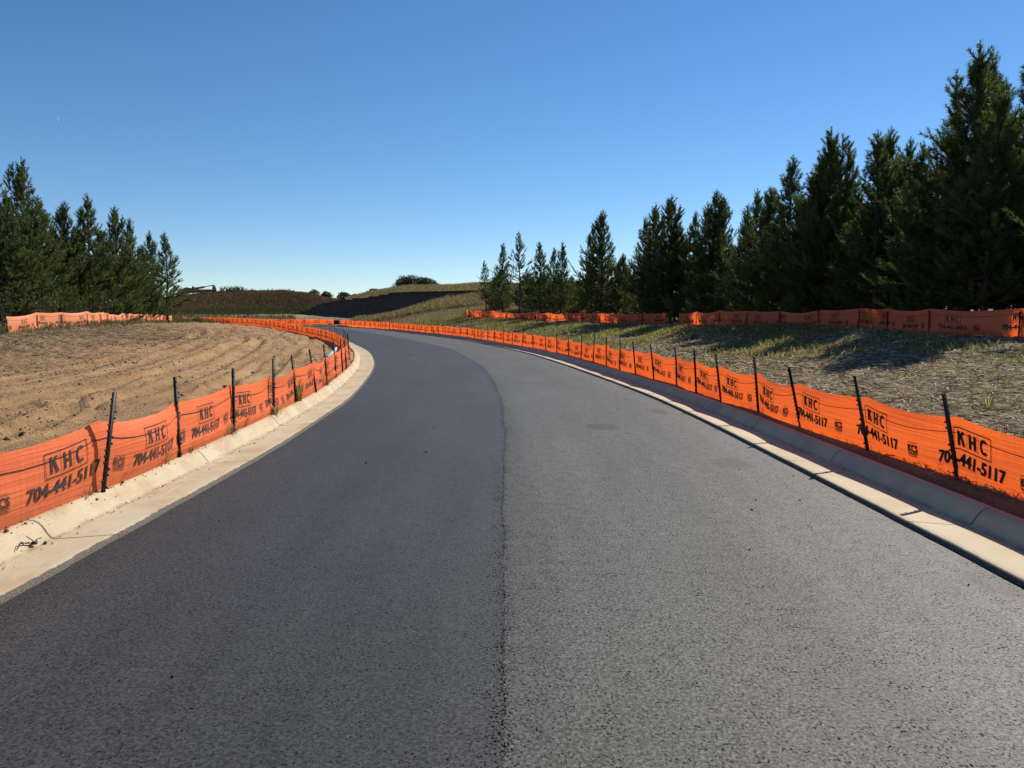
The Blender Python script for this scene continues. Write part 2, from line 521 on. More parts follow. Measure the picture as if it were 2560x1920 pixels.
def build_road():
    s = arclen(SEAM)
    V = []; UV = []; F = []; MI = []
    wob = 0.030 * fbm(s * 1.5, s * 0, 5) + 0.03 * vnoise(s * 0.25, s * 0, 9)
    nL, nR = 7, 7
    n = len(s)
    for i in range(n):
        for side, lip, k in ((-1, LIP_L, nL), (1, LIP_R, nR)):
            a = SEAM[i].copy(); a[0] += wob[i]
            for j in range(k):
                f = j / (k - 1)
                p = a * (1 - f) + lip[i] * f
                w = np.linalg.norm(lip[i] - a)
                crown = 0.0
                dz = 0.004 * vnoise(p[0] * 0.6, p[1] * 0.35, 3)
                V.append([p[0], p[1], zr(p[1]) + dz - (0.010 if side > 0 and j == k - 1 else 0)]); UV.append([side * f * w, s[i] + (0 if side < 0 else 37.3)])
    row = nL + nR
    for i in range(n - 1):
        for off, k, m in ((0, nL, 0), (nL, nR, 1)):
            for j in range(k - 1):
                a = i * row + off + j; b = a + 1; c = b + row; d = a + row
                F.append([a, d, c, b] if m == 0 else [a, b, c, d]); MI.append(m)
    me = fast_mesh('road', V, F, [M_ASPH_L, M_ASPH_R], uv=UV, mi=MI, smooth=True)
    struct(link('road', me))
build_road()

KERB_PROFILE = [(-0.005, -0.12), (-0.003, 0.020), (0.012, 0.029), (0.10, 0.022), (0.30, 0.006), (0.46, -0.004), (0.495, -0.003),
                (0.515, 0.006), (0.535, 0.028), (0.557, 0.062), (0.580, 0.094), (0.606, 0.120), (0.640, 0.135), (0.675, 0.140), (0.71, 0.136),
                (0.74, 0.118), (0.745, -0.25)]

def build_kerb(name, lip, side, mat, phase_y):
    P = resample(lip, 0.25)
    nrm = normals2d(P) * (1 if side < 0 else -1)
    s = arclen(P)
    s0 = np.interp(phase_y, P[:, 1][:400], s[:400]) - phase_y
    V = []; UV = []; F = []
    k = len(KERB_PROFILE)
    acc = np.concatenate([[0], np.cumsum([math.hypot(KERB_PROFILE[i + 1][0] - KERB_PROFILE[i][0], KERB_PROFILE[i + 1][1] - KERB_PROFILE[i][1]) for i in range(k - 1)])])
    edge = 0.012 * fbm(s * 3.1, s * 0, 21) if side < 0 else 0.006 * fbm(s * 3.1, s * 0, 21)
    for i in range(len(P)):
        for j, (w, h) in enumerate(KERB_PROFILE):
            ww = w + (edge[i] if j < 3 else 0)
            x, y = P[i, :2] + nrm[i] * ww
            V.append([x, y, zr(P[i, 1]) + h + (0.004 * vnoise(s[i] * 0.7, j * 0.3, 8) if j > 1 else 0)])
            UV.append([acc[j], s[i] - s0])
    for i in range(len(P) - 1):
        for j in range(k - 1):
            a = i * k + j
            q = [a, a + 1, a + 1 + k, a + k]
            F.append(q if side > 0 else q[::-1])
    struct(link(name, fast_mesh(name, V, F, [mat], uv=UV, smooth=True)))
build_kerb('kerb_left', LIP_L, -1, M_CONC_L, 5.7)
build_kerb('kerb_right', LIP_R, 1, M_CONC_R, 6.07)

def offset_line(lip, side, d):
    P = resample(lip, 0.5)
    return P[:, :2] + normals2d(P) * (d if side < 0 else -d)
BACK_L = offset_line(LIP_L, -1, 0.72)
BACK_R = offset_line(LIP_R, 1, 0.72)

# ------------------------------------------------------------------ fence lines (x, y, z of the foot)
POSTS_R_PX = [(2395.5, 1203.7), (2171, 1126.5), (2000.8, 1067.7), (1896, 1029.8), (1802, 1000.8), (1740.7, 979.7), (1692, 962), (1635, 947),
              (1589, 933.6), (1549.5, 924), (1515.6, 913), (1483, 903.7), (1452, 895.6), (1422, 887.5), (1392, 880.7), (1365, 875), (1333, 868.5)]
POSTS_R = [on_road(a, b, 0.14) for a, b in POSTS_R_PX]
POSTS_R = [np.array([4.18, 3.6, .14]), np.array([4.17, 5.4, .14])] + POSTS_R
_far = spline([POSTS_R[-1][:2], (-0.92, 43.6), (-3.3, 52.6), (-8.4, 66.5), (-14.3, 81.5), (-18.9, 89.6), (-20.6, 92.2)], 2.05)
POSTS_R += [np.array([p[0], p[1], zr(p[1]) + .14]) for p in _far[1:]]
LEAN_R = [(-.12, 0), (-.15, 0.03), (-.20, 0.02), (-.21, 0.0), (-.22, 0.02), (-.10, 0), (-.13, 0), (-.07, 0), (-.04, .02), (-.11, 0), (-.10, 0), (.01, 0), (-.01, 0), (.05, 0), (.05, 0)]
POSTS_L_PX = [(255, 1228), (449, 1142.4), (585, 1079.5), (683.6, 1036), (741, 1004), (791, 981), (818, 958)]
POSTS_L = [on_road(a, b, 0.14) for a, b in POSTS_L_PX]
POSTS_L = [np.array([-3.74, 3.2, .14]), np.array([-3.74, 4.95, .14])] + POSTS_L
_far = spline([POSTS_L[-1][:2], (-4.62, 21.0), (-5.02, 23.4), (-5.72, 27.0), (-6.55, 30.4), (-7.75, 35), (-9.35, 40.5), (-11.0, 45.3), (-13.9, 51.2), (-19.3, 61), (-25.0, 69.6), (-31.3, 77.6)], 1.75)
def zl(y):
    return np.interp(y, [0, 42, 46, 51, 61, 70, 78], [.14, .14 + zr(42), .27, .44, .76, .93, .97])
POSTS_L += [np.array([p[0], p[1], max(zr(p[1]) + .14, zl(p[1]))]) for p in _far[1:]]
LEAN_L = [(0, 0), (.05, 0), (.15, 0.02), (-.03, .02), (.01, .02), (.02, 0), (-.08, 0), (-.14, 0), (-.07, 0), (-.05, 0), (-.05, 0), (-.06, .03), (.03, 0)]
FIELD_LINE = [(-20.25, 31.0, .92), (-20.5, 33.5, 1.10), (-20.85, 36, 1.11), (-21.2, 39.5, 1.16), (-24.1, 46.8, 1.14), (-27.5, 60, 1.06), (-29.7, 67.5, .99)]
TREE_NEAR = [(13.3, 16.5, 1.12), (12.6, 19, 1.14), (11.7, 21.2, 1.17), (11.9, 25.5, 1.19), (12.0, 28.5, 1.25), (10.0, 38, 1.19), (9.25, 43, 1.12)]
TREE_FAR = [(9.2, 46, 1.18), (6.4, 52, 1.19), (4.7, 56, 1.24), (1.4, 63, 1.32), (-.7, 67, 1.40), (-4.3, 73, 1.55)]
WALL_LINE = [(-31.5, 112.0), (-25.5, 109.0), (-18.6, 105), (-14.5, 100), (-11.3, 97), (-7.7, 95), (-4.3, 93), (4, 89.5), (14, 86)]

# ------------------------------------------------------------------ terrain
def poly_dist(x, y, line):
    """signed distance to a polyline (positive on the left hand)"""
    best = np.full(x.shape, 1e9); sg = np.zeros(x.shape); along = np.zeros(x.shape)
    acc = arclen(line)
    for i in range(len(line) - 1):
        ax, ay = line[i]; bx, by = line[i + 1]
        dx, dy = bx - ax, by - ay; L2 = dx * dx + dy * dy + 1e-12
        t = np.clip(((x - ax) * dx + (y - ay) * dy) / L2, 0, 1)
        ex = x - ax - t * dx; ey = y - ay - t * dy
        d = ex * ex + ey * ey
        m = d < best
        best = np.where(m, d, best)
        sg = np.where(m, np.sign(dx * (y - ay) - dy * (x - ax)), sg)
        along = np.where(m, acc[i] + t * math.sqrt(L2), along)
    return np.sqrt(best) * np.where(sg == 0, 1, sg), along

BL = resample(BACK_L, 1.0); BR = resample(BACK_R, 1.0)

ctrl = []
for L in (BL, BR):
    for p in L[::3]:
        ctrl.append((p[0], p[1], zr(p[1]) + .12))
for L in (FIELD_LINE, TREE_NEAR, TREE_FAR):
    Q = spline(L, 4.0)
    ctrl += [tuple(q) for q in Q]
ctrl += [tuple(p) for p in POSTS_L[24::3]]
ctrl += [(-10, 9, .42), (-8, 4, .35), (-15, 15, .72), (-11, 22, .52), (-25, 20, 1.05), (-16, 30, .85), (-13, 40, .62), (-20, 50, .95), (-8.5, 30, .40),
         (-30, 0, 1.2), (-60, 20, 1.5), (-60, -30, 1.3), (0, -40, 0), (-40, 40, 1.4), (-40, 60, 1.4), (-45, 82, 1.2), (-60, 70, 1.6), (-34, 79, .95),
         (8, 8, .62), (8.5, 14, .60), (9, 22, .62), (8, 30, .62), (6, 38, .62), (3.0, 46, .64), (0, 54, .75), (-4, 62, .85), (-9, 74, 1.0),
         (25, 10, 1.6), (30, 30, 1.8), (25, 50, 1.8), (20, 70, 2.4), (40, -20, 1.2), (60, 40, 2), (14, 60, 1.8),
         (-18.5, 103, 1.5), (-14, 98.5, 2.1), (-11, 95.5, 2.85), (-7.5, 93.5, 3.6), (-4.2, 91.5, 4.0), (4, 88, 4.1), (14, 84, 4.1), (-9, 84, 1.9), (-4, 80, 2.2), (2, 76, 2.3), (-14, 90, 1.5), (-19, 97, 1.1),
         (-30, 100, 1.2), (-45, 100, 1.3), (-60, 100, 1.3), (-28, 96, .75), (-40, 96.5, .8), (0, 160, 2), (-80, 130, 1.5), (60, 100, 3), (100, 0, 2), (-100, 0, 2), (0, -100, 0), (-100, 100, 2), (100, 150, 2), (-60, 200, 2), (60, 200, 2)]
C = np.array(ctrl)
def _tps(r2):
    return np.where(r2 > 1e-9, 0.5 * r2 * np.log(np.maximum(r2, 1e-12)), 0)
def _fit():
    n = len(C)
    d2 = ((C[:, None, :2] - C[None, :, :2]) ** 2).sum(-1)
    A = np.zeros((n + 3, n + 3))
    A[:n, :n] = _tps(d2) + np.eye(n) * 0.02
    Pm = np.hstack([np.ones((n, 1)), C[:, :2]])
    A[:n, n:] = Pm; A[n:, :n] = Pm.T
    return np.linalg.solve(A, np.concatenate([C[:, 2], [0, 0, 0]]))
_w = _fit()
def rbf(x, y):
    shp = x.shape; X = x.ravel(); Y = y.ravel(); out = np.empty(len(X))
    for a in range(0, len(X), 20000):
        xs = X[a:a + 20000]; ys = Y[a:a + 20000]
        d2 = (xs[:, None] - C[None, :, 0]) ** 2 + (ys[:, None] - C[None, :, 1]) ** 2
        out[a:a + 20000] = _tps(d2) @ _w[:len(C)] + _w[-3] + _w[-2] * xs + _w[-1] * ys
    return out.reshape(shp)

def terrain(x, y, detail=True):
    """height, zone (0 road corridor, 1 dirt field, 2 bank, 3 far ground), distance from the kerb, distance along"""
    x = np.asarray(x, float); y = np.asarray(y, float)
    dl, al = poly_dist(x, y, BL); dr, ar = poly_dist(x, y, BR)
    dr = -dr
    far = np.hypot(x, y) > 190
    base = np.clip(rbf(x, y), -0.5, 5)
    base = np.where(far, 1.6, base)
    left = dl > 0; right = dr > 0
    both = left & right
    zone = np.where(left & ~right, 1, np.where(right & ~left, 2, np.where(both, np.where(np.abs(dl) < np.abs(dr), 1, 2), 0)))
    d = np.where(zone == 1, dl, np.where(zone == 2, dr, 0))
    al = np.where(zone == 1, al, ar)
    k = sstep(0.05, 0.9, d)
    if detail:
        wob_d = d + 1.5 * vnoise(al * .06, d * .1, 23)
        h1 = 0.035 * fbm(x * 0.6, y * 0.6, 31, 4) + 0.011 * fbm(wob_d * 4.5, al * .5, 39, 4) + 0.02 * fbm(x * 4.5, y * 4.5, 37, 3)
        # ruts left by machines, running along the road curve and then swinging into the field
        wob = d + 2.6 * vnoise(al * 0.05, d * 0.12, 4) + 0.5 * vnoise(al * 0.16, d * .3, 14)
        rut = np.zeros_like(d)
        for c, w, a in ((1.7, .13, .03), (2.2, .08, .02), (3.3, .2, .045), (3.9, .07, .02), (5.2, .2, .05), (6.1, .1, .02), (7.3, .16, .04), (9.1, .3, .06), (11.2, .2, .06), (13.6, .35, .08), (16.4, .25, .08)):
            q = (wob - c) / w
            rut += a * (.35 + 1.3 * sstep(-.25, .3, vnoise(al * .12, c + 0 * d, 19))) * (-np.exp(-q * q) + 0.7 * np.exp(-(np.abs(q) - 1.7) ** 2 * 1.5))
        lug = 0.022 * np.sin(al * 16 + 5 * vnoise(al * .4, d, 2)) * np.exp(-((wob - 3.3) / .25) ** 2) + 0.02 * np.sin(al * 19) * np.exp(-((wob - 5.2) / .28) ** 2)
        clod = sstep(4.5, 9, d + 2.5 * vnoise(x * .2, y * .2, 77)) * (0.14 * fbm(x * 1.3, y * 1.3, 41, 4) + .14 * np.abs(fbm(x * 4.2, y * 4.2, 43, 3)))
        f1 = h1 + rut * .15 + lug * .4 + clod + field_tracks(x, y, True)
        b1 = 0.09 * fbm(x * 0.5, y * 0.5, 51, 4) + 0.05 * fbm(x * 3, y * 3, 57, 4)
        base = base + k * np.where(zone == 1, f1, b1)
        # spoil thrown up against the cloth beside the near right kerb
        berm = 0.17 * np.exp(-((d - .62) / .24) ** 2) * sstep(17, 9.5, y) * (0.75 + 0.8 * vnoise(al * 0.9, 0 * d, 61))
        base = base + np.where(zone == 2, berm, 0)
        base = base + np.where(zone == 1, 0.10 * np.exp(-((d - .55) / .25) ** 2) * (0.5 + vnoise(al * 0.8, 0 * d, 62)) * sstep(40, 25, y), 0)
    z = np.where(zone == 0, zr(y) - 0.35, np.where(d < 0.10, np.minimum(base, zr(y) + .10), base))
    zone = np.where((zone > 0) & (far | (np.hypot(x, y - 30) > 110)), 3, zone)
    return z, zone, d, al

TRACK_PX = [
    [(-160, 1075), (0, 1023), (200, 985), (350, 945), (477, 901), (565, 868), (592, 846), (577, 827), (540, 816)],
    [(-160, 1010), (60, 975), (250, 940), (390, 905), (490, 872), (545, 848), (548, 830), (510, 817)],
    [(520, 960), (600, 915), (660, 878), (720, 850), (735, 832), (700, 818), (640, 810)],
    [(330, 1010), (450, 960), (560, 915), (650, 870), (668, 842), (620, 822), (560, 812)]]
TRACKS = None
def field_tracks(x, y, base_only):
    global TRACKS
    if TRACKS is None:
        TRACKS = []
        for L in TRACK_PX:
            Q = []
            for px, py in L:
                d = ray(px, py); ys = np.linspace(5, 75, 900)
                z = CAM_H + d[2] * ys - np.clip(rbf(d[0] * ys, ys), .14, 2)
                i = int(np.argmax(z < 0)) if (z < 0).any() else int(np.argmin(z))
                Q.append((d[0] * ys[i], ys[i]))
            TRACKS.append(spline(Q, .5))
    h = np.zeros_like(x)
    for k, L in enumerate(TRACKS):
        d, a = poly_dist(x, y, L)
        d = d + .15 * vnoise(a * .3, 0 * a, 90 + k)
        for c in (-.95, .95):
            q = np.abs(d - c)
            fade = .45 + .9 * sstep(-.3, .2, vnoise(a * .15, c + 0 * a, 95 + k))
            h += fade * (-.065 * np.exp(-(q / .2) ** 4) + .06 * np.exp(-((q - .32) / .09) ** 2))
            h += fade * .022 * np.sin(a * 21 + 14 * q) * np.exp(-(q / .22) ** 4)
    return h

def H_at(x, y):
    return float(terrain(np.array([x]), np.array([y]))[0][0])

def build_ground():
    az = np.concatenate([np.arange(-42, 42.01, 0.22), np.arange(45, 315.1, 5.0)])
    az = np.radians(az)
    r = [1.2]
    while r[-1] < 900:
        r.append(r[-1] * (1.0145 if r[-1] < 130 else 1.10) + 0.004)
    r = np.array(r)
    A, R = np.meshgrid(az, r, indexing='ij')
    X = R * np.sin(A); Y = R * np.cos(A)
    Z, zone, d, al = terrain(X, Y)
    # keep the sheet under the hill mesh, which is a mesh of its own
    na, nr = X.shape
    V = np.stack([X, Y, Z], -1).reshape(-1, 3)
    idx = np.arange(na * nr).reshape(na, nr)
    a = idx; b = np.roll(idx, -1, axis=0)
    F = np.stack([a[:, :-1], a[:, 1:], b[:, 1:], b[:, :-1]], -1).reshape(-1, 4)
    F = F[:, ::-1]
    zf = np.max(zone.ravel()[F], axis=1)
    zf = np.where((zone.ravel()[F] == 0).all(1), 0, zf)
    UV = np.stack([d.ravel(), al.ravel()], -1)
    strawy = sstep(6.5, 11, d + 3 * vnoise(X * .25, Y * .25, 71)).ravel()
    tint = np.stack([strawy, strawy * 0, strawy * 0], -1)
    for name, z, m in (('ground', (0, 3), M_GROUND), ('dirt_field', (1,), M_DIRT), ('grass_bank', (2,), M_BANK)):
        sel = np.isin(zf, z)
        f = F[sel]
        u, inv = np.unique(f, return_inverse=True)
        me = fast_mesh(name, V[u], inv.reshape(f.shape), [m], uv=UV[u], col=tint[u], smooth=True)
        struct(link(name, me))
    c = np.vstack([[0, 0, -0.35]] + [V[idx[i, 0]] for i in range(na)])
    tri = np.array([[0, i + 1, (i + 1) % na + 1] for i in range(na)])
    # small disc under the camera closes the sheet
    struct(link('ground', fast_mesh('ground_under_camera', c, tri[:, ::-1], [M_GROUND])))
build_ground()

# hill: weedy mound on the left running into the slope held by the block wall
WALL_TOP_PX = [(743, 791), (751, 787), (769, 782.4), (782, 775), (799, 768), (818, 761), (864, 754), (937, 746), (980, 737.5), (1056, 736.5), (1124, 732), (1192, 729), (1330, 728), (1450, 728)]
def wall_top(x, y):
    px = 1280 + F_PX * x / y
    ys = np.array([p[1] for p in WALL_TOP_PX]); xs = np.array([p[0] for p in WALL_TOP_PX])
    py = np.interp(px, xs, ys)
    return CAM_H + (789 - py) / F_PX * y

def build_hill():
    W = spline(WALL_LINE, 1.0)
    front = [(-95, 100, 1.4), (-75, 101, 1.4), (-60, 103, 1.4), (-48, 104.5, 1.35), (-40, 106, 1.35), (-35, 109, 1.4), (-32.2, 112.2, 1.5)]
    front = list(map(np.array, front)) + [np.array([p[0] + .12, p[1] + .35, wall_top(p[0], p[1]) - 0.06]) for p in W[1::3]]
    ridge = [(-110, 122, 2.2), (-80, 121, 3.2), (-62, 121, 4.2), (-54, 121.5, 4.5), (-48, 122, 5.2), (-43, 122, 5.65), (-36, 122, 5.72), (-32.5, 122, 5.2), (-28.5, 122, 4.3), (-26, 119, 4.0),
             (-22.3, 118, 4.87), (-18.4, 118, 5.7), (-16.5, 117.5, 5.95), (-10.7, 116, 5.96), (-5.2, 114, 6.1), (8, 112, 6.2), (22, 108, 6.0)]
    fr = np.array(front); rd = np.array(ridge)
    n = 170
    def rs(P):
        s = arclen(P); q = np.linspace(0, s[-1], n)
        return np.stack([np.interp(q, s, P[:, k]) for k in range(3)], 1)
    # match columns by bearing from the camera, so the skyline follows the photographed one
    bear_f = fr[:, 0] / fr[:, 1]; bear_r = rd[:, 0] / rd[:, 1]
    b = np.linspace(-0.78, 0.155, n)
    FRN = np.stack([np.interp(b, bear_f, fr[:, k]) for k in range(3)], 1)
    RDG = np.stack([np.interp(b, bear_r, rd[:, k]) for k in range(3)], 1)
    m = 26
    V = []
    for j in range(m + 8):
        v = j / m
        if v <= 1:
            e = v * v * (3 - 2 * v) * 0.55 + v * 0.45
            P = FRN * (1 - v) + RDG * v
            P[:, 2] = FRN[:, 2] * (1 - e) + RDG[:, 2] * e
            k = sstep(0, .25, v)
        else:
            P = RDG + np.array([0, 1, 0]) * (v - 1) * m * 5
            P[:, 2] = RDG[:, 2] - 2.6 * sstep(0, 8, (j - m))
            k = 1
        P[:, 2] += k * (0.5 * fbm(P[:, 0] * .22, P[:, 1] * .22, 81, 4) + 0.12 * fbm(P[:, 0] * 1.1, P[:, 1] * 1.1, 83, 3)) * 0.6
        V.append(P)
    V = np.array(V); mm = len(V)
    idx = np.arange(mm * n).reshape(mm, n)
    F = np.stack([idx[:-1, :-1], idx[:-1, 1:], idx[1:, 1:], idx[1:, :-1]], -1).reshape(-1, 4)
    struct(link('hill', fast_mesh('hill', V.reshape(-1, 3), F, [M_HILL], smooth=True)))
    return V[:m + 1], b
HILL, HILL_B = build_hill()

def wall_mat():
    N = NT('dark_block_wall'); uv = N.uv()
    br = N.n("ShaderNodeTexBrick"); br.offset = 0.5
    br.inputs['Scale'].default_value = 1.0
    br.inputs['Brick Width'].default_value = 0.46; br.inputs['Row Height'].default_value = 0.2
    br.inputs['Mortar Size'].default_value = 0.012
    br.inputs['Color1'].default_value = (0.150, 0.096, 0.072, 1); br.inputs['Color2'].default_value = (0.105, 0.072, 0.058, 1)
    br.inputs['Mortar'].default_value = (0.035, 0.029, 0.026, 1)
    N.l(uv, br.inputs['Vector'])
    n = N.noise(uv, 6, 5, 0.7)
    c = N.mix(1.0, br.outputs['Color'], N.ramp(n, [(0.3, 0.75), (0.7, 1.25)]), 'MULTIPLY')
    b = N.bump(n, 0.6, 0.04); b = N.bump(br.outputs['Fac'], -0.6, 0.03, b)
    return N.principled(c, 0.95, b, 0.1)

def build_wall():
    W = resample(spline(WALL_LINE, 0.5), 0.5)
    nrm = normals2d(W)                              # left hand = away from the camera here
    s = arclen(W)
    # stepped top: every step holds its level until the next
    z = np.array([wall_top(x, y) for x, y in W])
    step = np.ceil(z / 0.2) * 0.2
    step = np.array([step[i:i + 3].max() for i in range(len(step))])
    q = []
    last = step[0]; hold = 0
    for zz in step:
        hold += 1
        if zz > last + .01 and hold > 1:
            last = zz; hold = 0
        q.append(last)
    q = np.array(q)
    V = []; UV = []; F = []; mb = MB()
    for i in range(len(W) - 1):
        a, b = W[i], W[i + 1]
        n0, n1 = nrm[i], nrm[i + 1]
        zt = q[i]
        f = []
        ps = [(a, n0, 0), (b, n1, 0), (b, n1, .3), (a, n0, .3)]
        base = len(V)
        for z_ in (0.4, zt):
            for (p, nn, o) in ps:
                o2 = o + (zt - z_) * 0.0 + (0.03 * z_ if o == 0 else 0)
                V.append([p[0] + nn[0] * o2, p[1] + nn[1] * o2, z_])
                UV.append([(s[i] if p is a else s[i + 1]) + o, z_])
        B = base
        F += [[B + 0, B + 1, B + 5, B + 4], [B + 4, B + 5, B + 6, B + 7], [B + 1, B + 2, B + 6, B + 5], [B + 3, B + 0, B + 4, B + 7], [B + 2, B + 3, B + 7, B + 6]]
        # cap stones, a little proud
        d = (b - a) / np.linalg.norm(b - a); ang = math.atan2(d[1], d[0])
        M = [[math.cos(ang), -math.sin(ang), 0], [math.sin(ang), math.cos(ang), 0], [0, 0, 1]]
        c = (a + b) / 2 + (n0 + n1) / 2 * 0.17
        mb.box((c[0], c[1], zt + 0.047), (0.492, 0.40, 0.09), M)
    root = empty('block_retaining_wall', (W[0][0], W[0][1], 0.4))
    m = wall_mat()
    link('wall_face', fast_mesh('wall_face', V, F, [m], uv=UV), root, -root.location)
    link('cap_course', mb.mesh('cap_course', [plain('cap_stone', (0.11, 0.082, 0.068), 0.95)]), root, -root.location)
    tag(root, 'dark brown block retaining wall with a stepped top holding back the grassy hill', 'retaining wall')
build_wall()

# ------------------------------------------------------------------ lettering templates (u to the right, v up, metres)
def text_tpl(txt, height, width=None, bold=0.0, squeeze=1.0):
    cu = bpy.data.curves.new('t', 'FONT'); cu.body = txt; cu.size = 1.0; cu.offset = bold
    cu.resolution_u = 3
    o = bpy.data.objects.new('t', cu); COL.objects.link(o)
    dg = bpy.context.evaluated_depsgraph_get()
    me = o.evaluated_get(dg).to_mesh()
    me.calc_loop_triangles()
    V = np.array([v.co[:2] for v in me.vertices]); T = np.array([t.vertices[:] for t in me.loop_triangles])
    o.evaluated_get(dg).to_mesh_clear()
    bpy.data.objects.remove(o); bpy.data.curves.remove(cu)
    V -= V.min(0)
    k = height / V[:, 1].max()
    V = V * k
    if width:
        V[:, 0] *= width / V[:, 0].max()
    V[:, 0] -= V[:, 0].max() / 2
    return V, T

def strokes(polys):
    V = []; T = []
    for p in polys:
        b = len(V); V += p; T += [[b, b + 1, b + 2], [b, b + 2, b + 3]]
    return np.array(V, float), np.array(T)

def rect(x0, y0, x1, y1):
    return [(x0, y0), (x1, y0), (x1, y1), (x0, y1)]

def khc():
    P = []
    h = 0.135; t = 0.026
    x = -0.205                                        # K
    P += [rect(x, 0, x + t, h)]
    P += [[(x + t, .050), (x + .092, h), (x + .062, h), (x + t, .084)]]
    P += [[(x + .036, .078), (x + .064, 0), (x + .097, 0), (x + .056, .098)]]
    x = -0.046                                        # H
    P += [rect(x, 0, x + t, h), rect(x + .068, 0, x + .068 + t, h), rect(x + t, .054, x + .068, .080)]
    cx, cy, ro, ri = .165, h / 2, .0700, .0440        # C
    A = np.radians(np.linspace(48, 312, 19))
    for a, b in zip(A[:-1], A[1:]):
        P.append([(cx + ri * math.cos(a) * .8, cy + ri * math.sin(a)), (cx + ro * math.cos(a) * .8, cy + ro * math.sin(a)),
                  (cx + ro * math.cos(b) * .8, cy + ro * math.sin(b)), (cx + ri * math.cos(b) * .8, cy + ri * math.sin(b))])
    w, l, y0, y1 = .265, .0075, -.036, .168           # box and the two thin dividers
    for k in range(6):
        a = -w + k * 2 * w / 6; b = a + 2 * w / 6
        P += [rect(a, y0, b, y0 + l), rect(a, y1 - l, b, y1)]
    P += [rect(-w, y0 + l, -w + l, .06), rect(-w, .06, -w + l, y1 - l), rect(w - l, y0 + l, w, .06), rect(w - l, .06, w, y1 - l)]
    for x in (-.078, .080):
        P += [rect(x - .0018, -.015, x + .0018, .150)]
    return strokes(P)

def widen(vt, k):
    return vt[0] * np.array([k, 1.0]), vt[1]

def merge(parts):
    V = []; T = []; n = 0
    for (v, t), (dx, dy) in parts:
        V.append(v + np.array([dx, dy])); T.append(t + n); n += len(v)
    return np.vstack(V), np.vstack(T)

def print_tpl(phone):
    return merge([(widen(khc(), 1.0), (0, .372))]), merge([(text_tpl(phone, .120, .93, 0.025), (0, .190))]), merge([(text_tpl('KCS', .078, .165, 0.03), (.74, .225)), (text_tpl('MANUFACTURED BY', .014, .16), (.74, .315)),
                  (strokes([rect(-.085, 0, .085, .004), rect(-.08, -.012, .08, -.005)]), (.74, .214)),
                  (text_tpl('704-858-8484', .017, .16), (.74, .178))])
TPL_5117 = print_tpl('704-441-5117')
TPL_5454 = print_tpl('704-441-5454')

# ------------------------------------------------------------------ fences
def post_mesh():
    mb = MB(); L0, L1 = -0.35, 0.86
    mb.box((0, 0, (L0 + L1) / 2), (.038, .006, L1 - L0))
    mb.box((0, .017, (L0 + L1) / 2 - .002), (.007, .028, L1 - L0))
    z = 0.03
    while z < .84:
        mb.box((.024 if int(z * 100) % 2 else -.024, -.005, z), (.014, .016, .016)); z += .055
    for z in (.18, .60):
        mb.box((0, -.006, z), (.05, .006, .007))         # wire tie
    return mb.mesh('post', [M_POST])
POST_ME = post_mesh()

